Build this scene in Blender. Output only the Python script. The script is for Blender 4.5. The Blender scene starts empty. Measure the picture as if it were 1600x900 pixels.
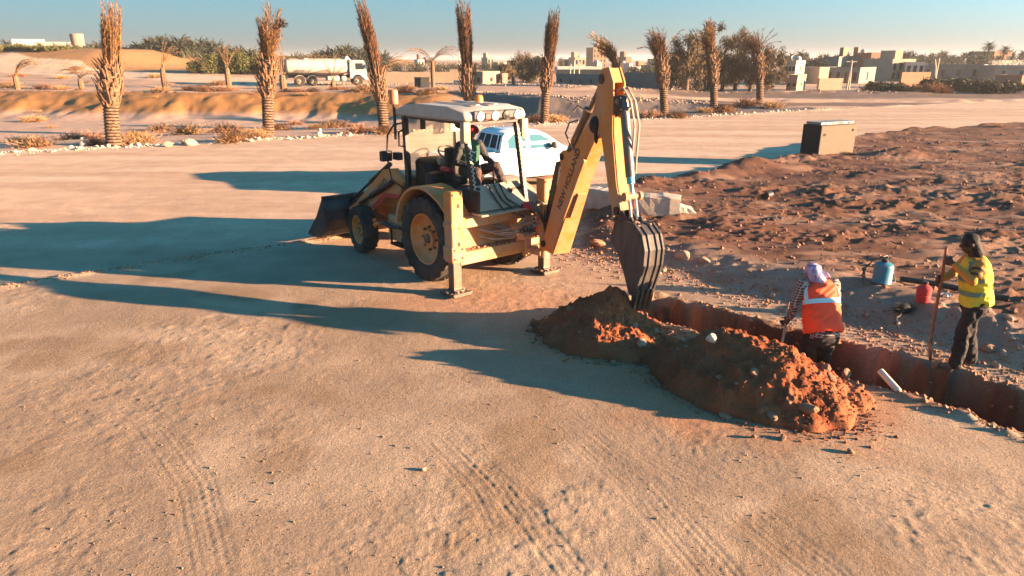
import bpy, bmesh, math, random
import numpy as np
from mathutils import Vector, Matrix, Quaternion
random.seed(7)
SC = bpy.context.scene
COL = SC.collection
R = math.radians

# ------------------------------------------------------------------ camera, world, sun, exposure
cam_d = bpy.data.cameras.new('camera'); cam = bpy.data.objects.new('camera', cam_d); COL.objects.link(cam)
cam.location = (0, 0, 4.0); cam.rotation_euler = (R(90 - 18.34), 0, 0)
cam_d.sensor_width = 36; cam_d.lens = 24.3; cam_d.clip_start = 0.1; cam_d.clip_end = 9000
SC.camera = cam
SUN_EL, SUN_AZ = R(9.5), math.atan2(-0.2, 0.978)        # azimuth measured from +X
world = bpy.data.worlds.new('World'); SC.world = world; world.use_nodes = True
wn = world.node_tree; wn.nodes.clear()
sky = wn.nodes.new('ShaderNodeTexSky'); sky.sky_type = 'NISHITA'; sky.sun_disc = False
sky.sun_elevation = SUN_EL; sky.sun_rotation = math.pi/2 - SUN_AZ
sky.altitude = 0; sky.air_density = 1.0; sky.dust_density = 0.7; sky.ozone_density = 6.0
# clear desert air: pale haze low down, deep teal overhead, a little brighter towards the sun
gen = wn.nodes.new('ShaderNodeTexCoord'); sep = wn.nodes.new('ShaderNodeSeparateXYZ'); wn.links.new(gen.outputs['Generated'], sep.inputs[0])
rmp = wn.nodes.new('ShaderNodeValToRGB'); rmp.color_ramp.interpolation = 'B_SPLINE'
el = rmp.color_ramp.elements; el[0].position = 0.0; el[0].color = (.48, .43, .48, 1); el[1].position = 1.0; el[1].color = (.25, .74, .57, 1)
for p, c in ((.07, (.55, .48, .40)), (.13, (.42, .50, .38)), (.35, (.27, .70, .54))):
    e = el.new(p); e.color = (*c, 1)
wn.links.new(sep.outputs['Z'], rmp.inputs['Fac'])
dot = wn.nodes.new('ShaderNodeVectorMath'); dot.operation = 'DOT_PRODUCT'; dot.inputs[1].default_value = (math.cos(SUN_AZ), math.sin(SUN_AZ), 0)
wn.links.new(gen.outputs['Generated'], dot.inputs[0])
mad = wn.nodes.new('ShaderNodeMath'); mad.operation = 'MULTIPLY_ADD'; mad.inputs[1].default_value = .5; mad.inputs[2].default_value = 1.0; wn.links.new(dot.outputs['Value'], mad.inputs[0])
tint = wn.nodes.new('ShaderNodeMix'); tint.data_type = 'RGBA'; tint.blend_type = 'MULTIPLY'; tint.inputs['Factor'].default_value = 1.0
tin2 = wn.nodes.new('ShaderNodeMix'); tin2.data_type = 'RGBA'; tin2.blend_type = 'MULTIPLY'; tin2.inputs['Factor'].default_value = 1.0; tin2.clamp_result = False
bg = wn.nodes.new('ShaderNodeBackground'); bg.inputs['Strength'].default_value = 0.10
wo = wn.nodes.new('ShaderNodeOutputWorld')
wn.links.new(sky.outputs[0], tint.inputs['A']); wn.links.new(rmp.outputs['Color'], tint.inputs['B'])
wn.links.new(tint.outputs['Result'], tin2.inputs['A']); wn.links.new(mad.outputs[0], tin2.inputs['B'])
wn.links.new(tin2.outputs['Result'], bg.inputs[0]); wn.links.new(bg.outputs[0], wo.inputs[0])
sd = bpy.data.lights.new('sun', 'SUN'); sd.energy = 5.0; sd.angle = R(0.5); sd.color = (1.0, 0.62, 0.36)
sun = bpy.data.objects.new('sun', sd); COL.objects.link(sun)
SUN_DIR = Vector((math.cos(SUN_EL)*math.cos(SUN_AZ), math.cos(SUN_EL)*math.sin(SUN_AZ), math.sin(SUN_EL)))
sun.rotation_euler = SUN_DIR.to_track_quat('Z', 'Y').to_euler(); sun.location = SUN_DIR*60
SC.view_settings.view_transform = 'Standard'; SC.view_settings.look = 'None'
SC.view_settings.exposure = 2.7; SC.view_settings.gamma = 1.0; SC.view_settings.use_curve_mapping = False

# ------------------------------------------------------------------ pinhole helper (a far thing's direction and its own distance give its place)
PITCH = R(18.34); FPX = 1080.0; CP, SP = math.cos(PITCH), math.sin(PITCH)
def ray(px, py):
    a = (px-800)/FPX; b = (450-py)/FPX
    return a, CP + b*SP, -SP + b*CP
def at(px, py, Y):
    d = ray(px, py); t = Y/d[1]; return Vector((d[0]*t, Y, 4 + d[2]*t))
def gp(px, py, z=0.0):
    d = ray(px, py); t = (z-4)/d[2]; return d[0]*t, d[1]*t

# ------------------------------------------------------------------ noise (vectorised)
def _h(ix, iy, seed):
    n = (ix.astype(np.int64)*374761393 + iy.astype(np.int64)*668265263 + seed*1442695041) & 0xFFFFFFFF
    n = ((n ^ (n >> 13))*1274126177) & 0xFFFFFFFF
    n = n ^ (n >> 16)
    return (n & 0xFFFF)/32767.5 - 1.0
def vn(x, y, seed=0):
    x = np.asarray(x, float); y = np.asarray(y, float)
    ix = np.floor(x); iy = np.floor(y); fx = x-ix; fy = y-iy
    ux = fx*fx*fx*(fx*(fx*6-15)+10); uy = fy*fy*fy*(fy*(fy*6-15)+10)
    a = _h(ix, iy, seed); b = _h(ix+1, iy, seed); c = _h(ix, iy+1, seed); d = _h(ix+1, iy+1, seed)
    return (a*(1-ux)+b*ux)*(1-uy) + (c*(1-ux)+d*ux)*uy
def fbm(x, y, seed=0, oct=4, gain=.5):
    v = 0; a = 1.0; s = 0
    for k in range(oct):
        c, sn = math.cos(k*1.1), math.sin(k*1.1); f = 2.03**k
        v = v + a*vn((x*c-y*sn)*f+k*7.3, (x*sn+y*c)*f-k*3.1, seed+k*17); s += a; a *= gain
    return v/s
def sm(a, b, x):
    t = np.clip((np.asarray(x, float)-a)/(b-a), 0, 1); return t*t*(3-2*t)

# ------------------------------------------------------------------ scene-graph helpers
def put(o, parent=None):
    COL.objects.link(o)
    if parent is not None: o.parent = parent
    return o
def tag(o, label, cat, group=None):
    o['label'] = label; o['category'] = cat; o['kind'] = 'thing'
    if group: o['group'] = group
    return o
def thing(name, label, cat, loc=(0, 0, 0), rz=0, group=None, scale=1.0):
    o = bpy.data.objects.new(name, None); o.empty_display_size = .2
    o.location = loc; o.rotation_euler = (0, 0, rz); o.scale = (scale,)*3
    put(o); return tag(o, label, cat, group)
def kind(o, k): o['kind'] = k; return o
def dup(root, loc, rz=0, scale=None, label=None, group=None, tilt=None):
    r = root.copy(); COL.objects.link(r); r.location = loc
    r.rotation_euler = (tilt[0] if tilt else 0, tilt[1] if tilt else 0, rz)
    if scale is not None: r.scale = scale if hasattr(scale, '__len__') else (scale,)*3
    if label: r['label'] = label
    if group: r['group'] = group
    for ch in list(root.children):
        c = ch.copy(); COL.objects.link(c); c.parent = r
        for g in list(ch.children):
            d = g.copy(); COL.objects.link(d); d.parent = c
    return r

class MB:
    def __init__(s): s.bm = bmesh.new()
    def face(s, pts, mi=0):
        f = s.bm.faces.new([s.bm.verts.new(p) for p in pts]); f.material_index = mi; return f
    def box(s, c, d, rot=None, bev=0, mi=0, seg=1, taper=None):
        v0 = len(s.bm.verts)
        M = Matrix.Translation(c) @ (rot.to_4x4() if rot is not None else Matrix.Identity(4)) @ Matrix.Diagonal((d[0], d[1], d[2], 1))
        g = bmesh.ops.create_cube(s.bm, size=1.0)
        if taper:
            for v in g['verts']:
                if v.co.z > 0: v.co.x *= taper[0]; v.co.y *= taper[1]
        bmesh.ops.transform(s.bm, matrix=M, verts=g['verts'])
        fs = set(f for v in g['verts'] for f in v.link_faces)
        for f in fs: f.material_index = mi
        if bev > 0:
            es = list(set(e for v in g['verts'] for e in v.link_edges))
            r = bmesh.ops.bevel(s.bm, geom=es, offset=bev, segments=seg, affect='EDGES', profile=.5)
            for f in r['faces']: f.material_index = mi
        return s
    def ring(s, c, ax, r, n, ref=None, ry=None):
        ax = Vector(ax).normalized()
        u = Vector(ref) if ref is not None else (Vector((0, 0, 1)) if abs(ax.z) < .9 else Vector((1, 0, 0)))
        u = (u - ax*u.dot(ax)).normalized(); w = ax.cross(u); ry = r if ry is None else ry
        return [s.bm.verts.new(Vector(c) + u*(math.cos(2*math.pi*i/n)*r) + w*(math.sin(2*math.pi*i/n)*ry)) for i in range(n)]
    def skin(s, rings, cap=True, mi=0, close=False):
        n = len(rings[0])
        fs = []
        pr = list(zip(rings[:-1], rings[1:])) + ([(rings[-1], rings[0])] if close else [])
        for a, b in pr:
            for i in range(n):
                j = (i+1) % n
                fs.append(s.bm.faces.new((a[i], a[j], b[j], b[i])))
        if cap and not close:
            fs.append(s.bm.faces.new(list(reversed(rings[0])))); fs.append(s.bm.faces.new(rings[-1]))
        for f in fs: f.material_index = mi
        return s
    def tube(s, pts, rad, n=8, cap=True, mi=0, ref=None, ry=None):
        pts = [Vector(p) for p in pts]
        if not hasattr(rad, '__len__'): rad = [rad]*len(pts)
        rings = []
        for i, p in enumerate(pts):
            t = (pts[min(i+1, len(pts)-1)] - pts[max(i-1, 0)])
            if ref is None:
                ref = Vector((0, 0, 1)) if abs(t.normalized().z) < .9 else Vector((1, 0, 0))
            u = Vector(ref) - t.normalized()*Vector(ref).dot(t.normalized())
            if u.length < 1e-4: u = t.orthogonal()
            ref = u.normalized()
            rings.append(s.ring(p, t, rad[i], n, ref, (ry[i] if ry else None)))
        return s.skin(rings, cap, mi)
    def cyl(s, a, b, r, r2=None, n=16, mi=0): return s.tube([a, b], [r, r if r2 is None else r2], n, True, mi)
    def lathe(s, prof, o=(0, 0, 0), ax=(0, 0, 1), n=24, cap=True, mi=0, close=False):
        o = Vector(o); ax = Vector(ax).normalized()
        rings = [s.ring(o + ax*h, ax, max(r, 1e-4), n) for r, h in prof]
        return s.skin(rings, cap, mi, close)
    def prism(s, poly, fn, w0, w1, mi=0, bev=0):
        a = [s.bm.verts.new(fn(p[0], p[1], w0)) for p in poly]; b = [s.bm.verts.new(fn(p[0], p[1], w1)) for p in poly]
        n = len(poly); fs = [s.bm.faces.new(a), s.bm.faces.new(list(reversed(b)))]
        for i in range(n):
            j = (i+1) % n; fs.append(s.bm.faces.new((a[j], a[i], b[i], b[j])))
        for f in fs: f.material_index = mi
        if bev:
            es = list(set(e for f in fs for e in f.edges))
            bmesh.ops.bevel(s.bm, geom=es, offset=bev, segments=1, affect='EDGES', profile=.5)
        return s
    def sph(s, c, r, sub=2, rot=None, mi=0):
        if not hasattr(r, '__len__'): r = (r, r, r)
        M = Matrix.Translation(c) @ (rot.to_4x4() if rot is not None else Matrix.Identity(4)) @ Matrix.Diagonal((r[0], r[1], r[2], 1))
        g = bmesh.ops.create_icosphere(s.bm, subdivisions=sub, radius=1.0)
        bmesh.ops.transform(s.bm, matrix=M, verts=g['verts'])
        for f in set(f for v in g['verts'] for f in v.link_faces): f.material_index = mi
        return s
    def mesh(s, name, mats, smooth=None):
        bmesh.ops.recalc_face_normals(s.bm, faces=s.bm.faces)
        me = bpy.data.meshes.new(name); s.bm.to_mesh(me); s.bm.free()
        for m in (mats if isinstance(mats, (list, tuple)) else [mats]): me.materials.append(m)
        if smooth is not None:
            me.polygons.foreach_set('use_smooth', [True]*len(me.polygons))
            if smooth < 170: me.set_sharp_from_angle(angle=R(smooth))
        return me
    def build(s, name, mats, parent=None, smooth=None, label=None):
        o = put(bpy.data.objects.new(name, s.mesh(name, mats, smooth)), parent)
        if label: o['label'] = label
        return o
def raw(name, verts, faces, mats, parent=None, smooth=False):
    me = bpy.data.meshes.new(name); me.from_pydata(verts, [], faces)
    for m in (mats if isinstance(mats, (list, tuple)) else [mats]): me.materials.append(m)
    if smooth: me.polygons.foreach_set('use_smooth', [True]*len(me.polygons))
    return put(bpy.data.objects.new(name, me), parent)
def fused(name, mb, mats, parent=None, voxel=.012, it=4, wrinkle=0, seed=0, fac=.5, fold=(1, 1, 1), bias=0):
    """one continuous surface from overlapping limb volumes: voxel remesh + smooth"""
    me = mb.mesh(name+'_cage', mats)
    o = bpy.data.objects.new(name, me); COL.objects.link(o)
    m = o.modifiers.new('r', 'REMESH'); m.mode = 'VOXEL'; m.voxel_size = voxel
    m = o.modifiers.new('s', 'SMOOTH'); m.iterations = it; m.factor = fac
    ev = o.evaluated_get(bpy.context.evaluated_depsgraph_get())
    nm = bpy.data.meshes.new_from_object(ev)
    bpy.data.objects.remove(o); bpy.data.meshes.remove(me)
    nm.name = name
    nm.materials.clear()
    for mm in (mats if isinstance(mats, (list, tuple)) else [mats]): nm.materials.append(mm)
    n = len(nm.vertices); co = np.empty(n*3); nm.vertices.foreach_get('co', co); co = co.reshape(-1, 3)
    if wrinkle:
        no = np.empty(n*3); nm.vertices.foreach_get('normal', no); no = no.reshape(-1, 3)
        q = co*np.array(fold)
        w = fbm(q[:, 0]*9+q[:, 1]*5, q[:, 2]*14+q[:, 1]*4, seed, 3)
        co = co + no*(np.abs(w)[:, None]*-2+.6)*wrinkle
        nm.vertices.foreach_set('co', co.ravel())
    nm.polygons.foreach_set('use_smooth', [True]*len(nm.polygons))
    nm.update()
    return put(bpy.data.objects.new(name, nm), parent)
# ------------------------------------------------------------------ materials
def nodes(name):
    m = bpy.data.materials.new(name); m.use_nodes = True
    nt = m.node_tree; b = nt.nodes['Principled BSDF']; return m, nt, b
def N(nt, t, **kw):
    n = nt.nodes.new('ShaderNode'+t)
    for k, v in kw.items():
        if k in n.inputs: n.inputs[k].default_value = v
        else: setattr(n, k, v)
    return n
def mat(name, col, rough=.7, metal=0, var=.12, scale=6, bump=.0, dust=0, dustcol=(.5, .36, .25), wear=0, wearcol=(.12, .07, .05), spec=.4, alpha=1, coat=0, vcol=None, stretch=None):
    """base colour with noisy variation, optional dust and chipped wear, fine relief"""
    m, nt, b = nodes(name); L = nt.links.new
    b.inputs['Roughness'].default_value = rough; b.inputs['Metallic'].default_value = metal
    b.inputs['Specular IOR Level'].default_value = spec; b.inputs['Alpha'].default_value = alpha
    b.inputs['Coat Weight'].default_value = coat
    tc = N(nt, 'TexCoord'); src = tc.outputs['Object']
    if stretch:
        mp = N(nt, 'Mapping'); mp.inputs['Scale'].default_value = stretch; L(src, mp.inputs['Vector']); src = mp.outputs[0]
    n1 = N(nt, 'TexNoise', Scale=scale, Detail=6.0, Roughness=.62); L(src, n1.inputs['Vector'])
    lo = [c*(1-var) for c in col]; hi = [min(1, c*(1+var)) for c in col]
    if vcol: lo = vcol
    cr = N(nt, 'ValToRGB'); cr.color_ramp.elements[0].position = .32; cr.color_ramp.elements[1].position = .68
    cr.color_ramp.elements[0].color = (*lo, 1); cr.color_ramp.elements[1].color = (*hi, 1)
    L(n1.outputs['Fac'], cr.inputs['Fac']); out = cr.outputs['Color']
    def over(out, c, amt, sc, thr):
        nz = N(nt, 'TexNoise', Scale=sc, Detail=7.0, Roughness=.7); L(src, nz.inputs['Vector'])
        mr = N(nt, 'MapRange'); mr.inputs['From Min'].default_value = thr; mr.inputs['From Max'].default_value = thr+.16; mr.inputs['To Max'].default_value = amt
        L(nz.outputs['Fac'], mr.inputs['Value'])
        mx = N(nt, 'Mix', data_type='RGBA'); L(mr.outputs[0], mx.inputs['Factor']); L(out, mx.inputs['A']); mx.inputs['B'].default_value = (*c, 1)
        return mx.outputs['Result']
    if dust: out = over(out, dustcol, dust, scale*.6, .42)
    if wear: out = over(out, wearcol, wear, scale*1.7, .60)
    L(out, b.inputs['Base Color'])
    if bump:
        bp = N(nt, 'Bump', Strength=min(1, bump*2), Distance=.02); n2 = N(nt, 'TexNoise', Scale=scale*6, Detail=5.0)
        L(src, n2.inputs['Vector']); L(n2.outputs['Fac'], bp.inputs['Height']); L(bp.outputs[0], b.inputs['Normal'])
    return m

M = {}
M['yellow'] = mat('machine_yellow_paint', (.54, .20, .045), .65, dust=.85, dustcol=(.44, .26, .145), wear=.75, scale=3.2, var=.1)
M['yellowd'] = mat('worn_yellow_paint', (.46, .20, .06), .7, dust=.9, dustcol=(.40, .255, .165), wear=.9, scale=4, var=.15)
M['rimy'] = mat('orange_rim_paint', (.55, .19, .035), .5, dust=.3, wear=.5, scale=5)
M['cream'] = mat('cream_roof_paint', (.40, .38, .34), .5, dust=.35, dustcol=(.4, .3, .22), wear=.1, scale=4)
M['creamd'] = mat('dusty_cream_panel', (.36, .28, .20), .6, dust=.5, dustcol=(.34, .23, .15), wear=.4, scale=5)
M['black'] = mat('black_paint', (.018, .018, .02), .5, dust=.18, dustcol=(.16, .11, .08), scale=6)
M['tyre'] = mat('tyre_rubber', (.022, .021, .021), .85, dust=.4, dustcol=(.13, .09, .065), scale=6, bump=.15)
M['steel'] = mat('worn_steel', (.15, .125, .105), .42, .65, dust=.6, dustcol=(.2, .13, .09), scale=7, bump=.1)
M['bucket'] = mat('scraped_bucket_steel', (.058, .055, .055), .6, .25, var=.35, dust=.35, dustcol=(.16, .12, .095), wear=.5, wearcol=(.2, .17, .15), scale=7, bump=.12, stretch=(1, 1, .25))
M['bucketd'] = mat('dark_bucket_steel', (.028, .028, .029), .6, .25, var=.3, dust=.35, dustcol=(.14, .1, .08), wear=.4, scale=4, bump=.1)
M['chrome'] = mat('piston_rod', (.55, .5, .45), .25, .9, scale=10)
M['teal'] = mat('teal_cap', (.05, .4, .45), .5, scale=10)
M['mud'] = mat('caked_mud', (.26, .15, .095), .95, var=.3, scale=14, bump=.3)
M['hose'] = mat('rubber_hose', (.03, .027, .025), .6, dust=.5, dustcol=(.2, .14, .1), scale=12)
M['hosel'] = mat('dusty_hose', (.26, .2, .16), .7, dust=.5, scale=12)
M['grease'] = mat('grease', (.03, .02, .016), .6, var=.4, scale=9)
M['red'] = mat('red_plastic', (.45, .03, .03), .5, scale=8)
M['redf'] = mat('faded_red_beacon', (.6, .17, .08), .5, dust=.4, dustcol=(.65, .4, .28), scale=9)
M['amber'] = mat('amber_beacon', (.75, .2, .03), .35, scale=9)
M['lampw'] = mat('lamp_lens', (.85, .83, .78), .2, scale=9)
M['ink'] = mat('lettering', (.05, .035, .025), .6, var=.3, wear=.8, wearcol=(.5, .3, .1), scale=14)
M['chk'] = mat('perforated_strip', (.5, .42, .34), .6, scale=9)
M['white'] = mat('white_car_paint', (.80, .80, .79), .3, dust=.12, scale=3, coat=.4)
M['whitew'] = mat('white_tank_paint', (.42, .38, .33), .5, dust=.4, scale=2, wear=.15)
M['bluec'] = mat('pale_blue_cab_paint', (.17, .25, .35), .45, dust=.3, scale=3)
M['decal'] = mat('flame_decal', (.5, .25, .2), .4, scale=10)
M['decald'] = mat('dark_decal', (.12, .05, .05), .4, scale=10)
M['wood'] = mat('shovel_wood', (.40, .22, .11), .6, var=.3, scale=12, stretch=(1, 1, .2))
M['woodd'] = mat('dark_shovel_wood', (.22, .085, .04), .6, var=.3, scale=12, stretch=(1, 1, .2))
M['blade'] = mat('shovel_blade', (.16, .12, .09), .45, .6, dust=.4, scale=14)
M['skin'] = mat('brown_skin', (.16, .075, .045), .55, scale=10, var=.08)
M['skind'] = mat('dark_skin', (.06, .03, .02), .55, scale=10, var=.08)
M['hair'] = mat('black_hair', (.012, .01, .009), .8, scale=30)
M['glove'] = mat('dark_glove', (.02, .018, .018), .8, scale=14)
M['vesto'] = mat('orange_hi_vis_cloth', (.95, .075, .02), .75, var=.06, scale=8)
M['vesty'] = mat('yellow_hi_vis_cloth', (.55, .50, .03), .75, var=.06, scale=8)
M['vest_sunlit'] = mat('sunlit_yellow_cloth', (.50, .45, .20), .8, var=.08, scale=8)  # yellow vest cloth with the sun's brightening put into its colour
M['refl'] = mat('reflective_tape', (.42, .68, .70), .35, var=.05, scale=8)
M['refl_shade'] = mat('shaded_reflective_tape', (.10, .22, .18), .45, var=.1, scale=8)  # same tape, darkened for the side turned from the sun
M['shirty'] = mat('mustard_knit', (.50, .22, .035), .85, var=.1, scale=20, bump=.1)
M['stripe'] = mat('maroon_knit_stripe', (.07, .02, .02), .85, scale=20)
M['scarf'] = mat('violet_checked_scarf', (.46, .40, .50), .9, var=.25, scale=17, vcol=(.15, .085, .21))
M['trous'] = mat('black_trousers', (.014, .013, .014), .9, dust=.25, dustcol=(.05, .04, .035), scale=8)
M['trousb'] = mat('brown_grey_trousers', (.075, .05, .042), .9, scale=8)
M['jacket'] = mat('black_jacket', (.02, .022, .022), .7, scale=8)
M['green'] = mat('dark_green_tracksuit', (.02, .075, .045), .8, scale=8)
M['capr'] = mat('red_cap_cloth', (.25, .015, .03), .8, scale=12)
M['shoe'] = mat('dusty_shoe', (.05, .04, .034), .8, dust=.5, dustcol=(.25, .17, .12), scale=14)
M['bluep'] = mat('teal_blue_steel_can', (.015, .17, .24), .45, dust=.12, wear=.3, scale=8)
M['pipe'] = mat('black_plastic_pipe', (.012, .017, .017), .55, dust=.08, scale=8)
M['pvc'] = mat('pale_pvc_pipe', (.62, .55, .45), .5, dust=.3, scale=8)
M['conc'] = mat('pale_concrete', (.38, .32, .26), .9, var=.18, scale=5, bump=.25, dust=.3)
M['stone'] = mat('pale_stone', (.36, .26, .185), .9, var=.25, scale=9, bump=.25, dust=.3, dustcol=(.32, .2, .13))
M['stonew'] = mat('white_stone', (.56, .46, .35), .9, var=.2, scale=9, bump=.2)
M['stoner'] = mat('earthy_stone', (.26, .14, .08), .9, var=.3, scale=9, bump=.25)
M['clod'] = mat('field_clod', (.22, .11, .07), .95, var=.35, scale=6)
M['boxs'] = mat('weathered_cabinet', (.085, .062, .04), .75, var=.15, scale=5, dust=.4, dustcol=(.105, .07, .04), wear=.3)
M['boxd'] = mat('dark_cabinet', (.007, .007, .008), .7, scale=5)
M['boxt'] = mat('galvanised_top', (.22, .21, .19), .5, .2, scale=5)
M['dead'] = mat('dead_palm_frond', (.26, .145, .062), .85, var=.35, scale=5, vcol=(.11, .058, .028))
M['deadd'] = mat('brown_palm_frond', (.15, .075, .038), .85, var=.4, scale=5, vcol=(.06, .033, .02))
M['bark'] = mat('palm_bark', (.20, .115, .065), .95, var=.4, scale=9, bump=.3, vcol=(.06, .035, .02))
M['fibre'] = mat('dark_palm_fibre', (.035, .022, .015), .95, scale=9)
M['stub'] = mat('palm_leaf_base', (.16, .088, .045), .9, var=.4, scale=6, vcol=(.07, .04, .025))
M['shrub'] = mat('dry_shrub', (.36, .21, .09), .9, var=.3, scale=3, vcol=(.16, .09, .045))
M['shrubr'] = mat('rusty_dry_shrub', (.27, .135, .07), .9, var=.3, scale=3, vcol=(.13, .065, .04))
M['date'] = mat('date_palm_leaf', (.05, .05, .025), .8, var=.4, scale=2, vcol=(.02, .025, .014))
M['dateb'] = mat('brown_date_palm_leaf', (.12, .075, .04), .8, var=.4, scale=2, vcol=(.04, .032, .018))
M['bark2'] = mat('tree_bark', (.12, .08, .055), .95, var=.3, scale=3)
M['leafc'] = mat('feathery_brown_green_leaf', (.12, .075, .035), .8, var=.4, scale=.6, vcol=(.045, .04, .02))
M['leafg'] = mat('hedge_leaf', (.085, .085, .02), .8, var=.4, scale=.6, vcol=(.035, .04, .012))
M['leafd'] = mat('dark_bush_leaf', (.05, .05, .022), .8, var=.4, scale=.6, vcol=(.018, .025, .012))
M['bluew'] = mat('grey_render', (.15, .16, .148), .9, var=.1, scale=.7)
M['ren1'] = mat('sand_render', (.26, .195, .135), .9, var=.1, scale=.7)
M['ren2'] = mat('cream_render', (.34, .275, .20), .9, var=.08, scale=.7)
M['ren3'] = mat('white_render', (.45, .41, .36), .9, var=.06, scale=.7)
M['ren4'] = mat('terracotta_render', (.27, .145, .085), .9, var=.1, scale=.7)
M['wind'] = mat('window_dark', (.02, .025, .028), .35, scale=2, spec=.2)
M['doorm'] = mat('brown_metal_door', (.16, .09, .06), .6, scale=2)
M['tin'] = mat('pale_tin_roof', (.62, .57, .5), .6, scale=2)
M['pole'] = mat('timber_pole', (.45, .38, .30), .85, scale=4)
M['dun'] = mat('dull_dark_cloth', (.06, .045, .04), .85, scale=4)

def glass(name, col, alpha_d, dustamt):
    m, nt, b = nodes(name); L = nt.links.new
    nt.nodes.remove(b); out = nt.nodes['Material Output']
    g = N(nt, 'BsdfGlossy', Roughness=.06); g.inputs['Color'].default_value = (.9, .95, .95, 1)
    t = N(nt, 'BsdfTransparent'); t.inputs['Color'].default_value = (*col, 1)
    d = N(nt, 'BsdfDiffuse'); d.inputs['Color'].default_value = (.5, .36, .28, 1)
    nz = N(nt, 'TexNoise', Scale=2.2, Detail=6.0); tc = N(nt, 'TexCoord'); L(tc.outputs['Object'], nz.inputs['Vector'])
    mr = N(nt, 'MapRange'); mr.inputs['From Min'].default_value = .3; mr.inputs['From Max'].default_value = .7
    mr.inputs['To Min'].default_value = dustamt*.7; mr.inputs['To Max'].default_value = min(1, dustamt*1.3); L(nz.outputs['Fac'], mr.inputs['Value'])
    fr = N(nt, 'Fresnel', IOR=1.45); m1 = N(nt, 'MixShader'); m2 = N(nt, 'MixShader')
    L(fr.outputs[0], m1.inputs[0]); L(t.outputs[0], m1.inputs[1]); L(g.outputs[0], m1.inputs[2])
    L(mr.outputs[0], m2.inputs[0]); L(m1.outputs[0], m2.inputs[1]); L(d.outputs[0], m2.inputs[2]); L(m2.outputs[0], out.inputs[0])
    return m
M['screen'] = glass('dusty_windscreen', (.9, .92, .9), 0, .16)
M['cglass'] = glass('car_glass', (.16, .26, .28), 0, .05)

def plaid():
    m, nt, b = nodes('plaid_shirt_cloth'); L = nt.links.new
    tc = N(nt, 'TexCoord'); outs = []
    for ax, sc in (('X', 9.0), ('Z', 9.0)):
        w = N(nt, 'TexWave', Scale=sc, Distortion=.6); w.wave_type = 'BANDS'; w.bands_direction = ax
        L(tc.outputs['Object'], w.inputs['Vector']); gt = N(nt, 'Math', operation='GREATER_THAN'); gt.inputs[1].default_value = .82; L(w.outputs['Fac'], gt.inputs[0]); outs.append(gt.outputs[0])
    ad = N(nt, 'Math', operation='MAXIMUM'); L(outs[0], ad.inputs[0]); L(outs[1], ad.inputs[1])
    mx = N(nt, 'Mix', data_type='RGBA'); L(ad.outputs[0], mx.inputs['Factor']); mx.inputs['A'].default_value = (.05, .03, .03, 1); mx.inputs['B'].default_value = (.35, .28, .24, 1)
    L(mx.outputs['Result'], b.inputs['Base Color']); b.inputs['Roughness'].default_value = .85; return m
M['plaid'] = plaid()

def soil(name, attr=True, col=(.35, .17, .09), fine=1.0):
    """earth: albedo by soil type (vertex colour 'soil'), grain and fine relief procedural"""
    m, nt, b = nodes(name); L = nt.links.new
    b.inputs['Roughness'].default_value = .95; b.inputs['Specular IOR Level'].default_value = .15
    tc = N(nt, 'TexCoord'); g = tc.outputs['Object']
    if attr: c = N(nt, 'VertexColor', layer_name='soil').outputs['Color']
    else: c = N(nt, 'RGB'); c.outputs[0].default_value = (*col, 1); c = c.outputs[0]
    n1 = N(nt, 'TexNoise', Scale=26.0, Detail=8.0, Roughness=.7); n2 = N(nt, 'TexNoise', Scale=1.3, Detail=6.0, Roughness=.6); n3 = N(nt, 'TexVoronoi', Scale=42.0)
    for n in (n1, n2, n3): L(g, n.inputs['Vector'])
    def mul(c, f, lo, hi, a=.3, z=.7):
        mr = N(nt, 'MapRange'); mr.inputs['From Min'].default_value = a; mr.inputs['From Max'].default_value = z
        mr.inputs['To Min'].default_value = lo; mr.inputs['To Max'].default_value = hi; L(f, mr.inputs['Value'])
        mx = N(nt, 'Mix', data_type='RGBA', blend_type='MULTIPLY'); mx.inputs['Factor'].default_value = 1; L(c, mx.inputs['A']); L(mr.outputs[0], mx.inputs['B'])
        return mx.outputs['Result']
    c = mul(c, n1.outputs['Fac'], .78, 1.18); c = mul(c, n2.outputs['Fac'], .86, 1.12); c = mul(c, n3.outputs['Distance'], 1.12, .92, 0, .5)
    L(c, b.inputs['Base Color'])
    bp = N(nt, 'Bump', Strength=.8, Distance=.022*fine); n4 = N(nt, 'TexNoise', Scale=34.0, Detail=7.0, Roughness=.72); L(g, n4.inputs['Vector'])
    b2 = N(nt, 'Bump', Strength=.4, Distance=.025*fine); n5 = N(nt, 'TexNoise', Scale=8.0, Detail=6.0, Roughness=.7); L(g, n5.inputs['Vector']); L(n5.outputs['Fac'], b2.inputs['Height'])
    L(n4.outputs['Fac'], bp.inputs['Height']); L(b2.outputs[0], bp.inputs['Normal']); L(bp.outputs[0], b.inputs['Normal'])
    return m
M['ground'] = soil('bare_earth'); M['spoil'] = soil('red_brown_spoil', True, fine=1.3)
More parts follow.
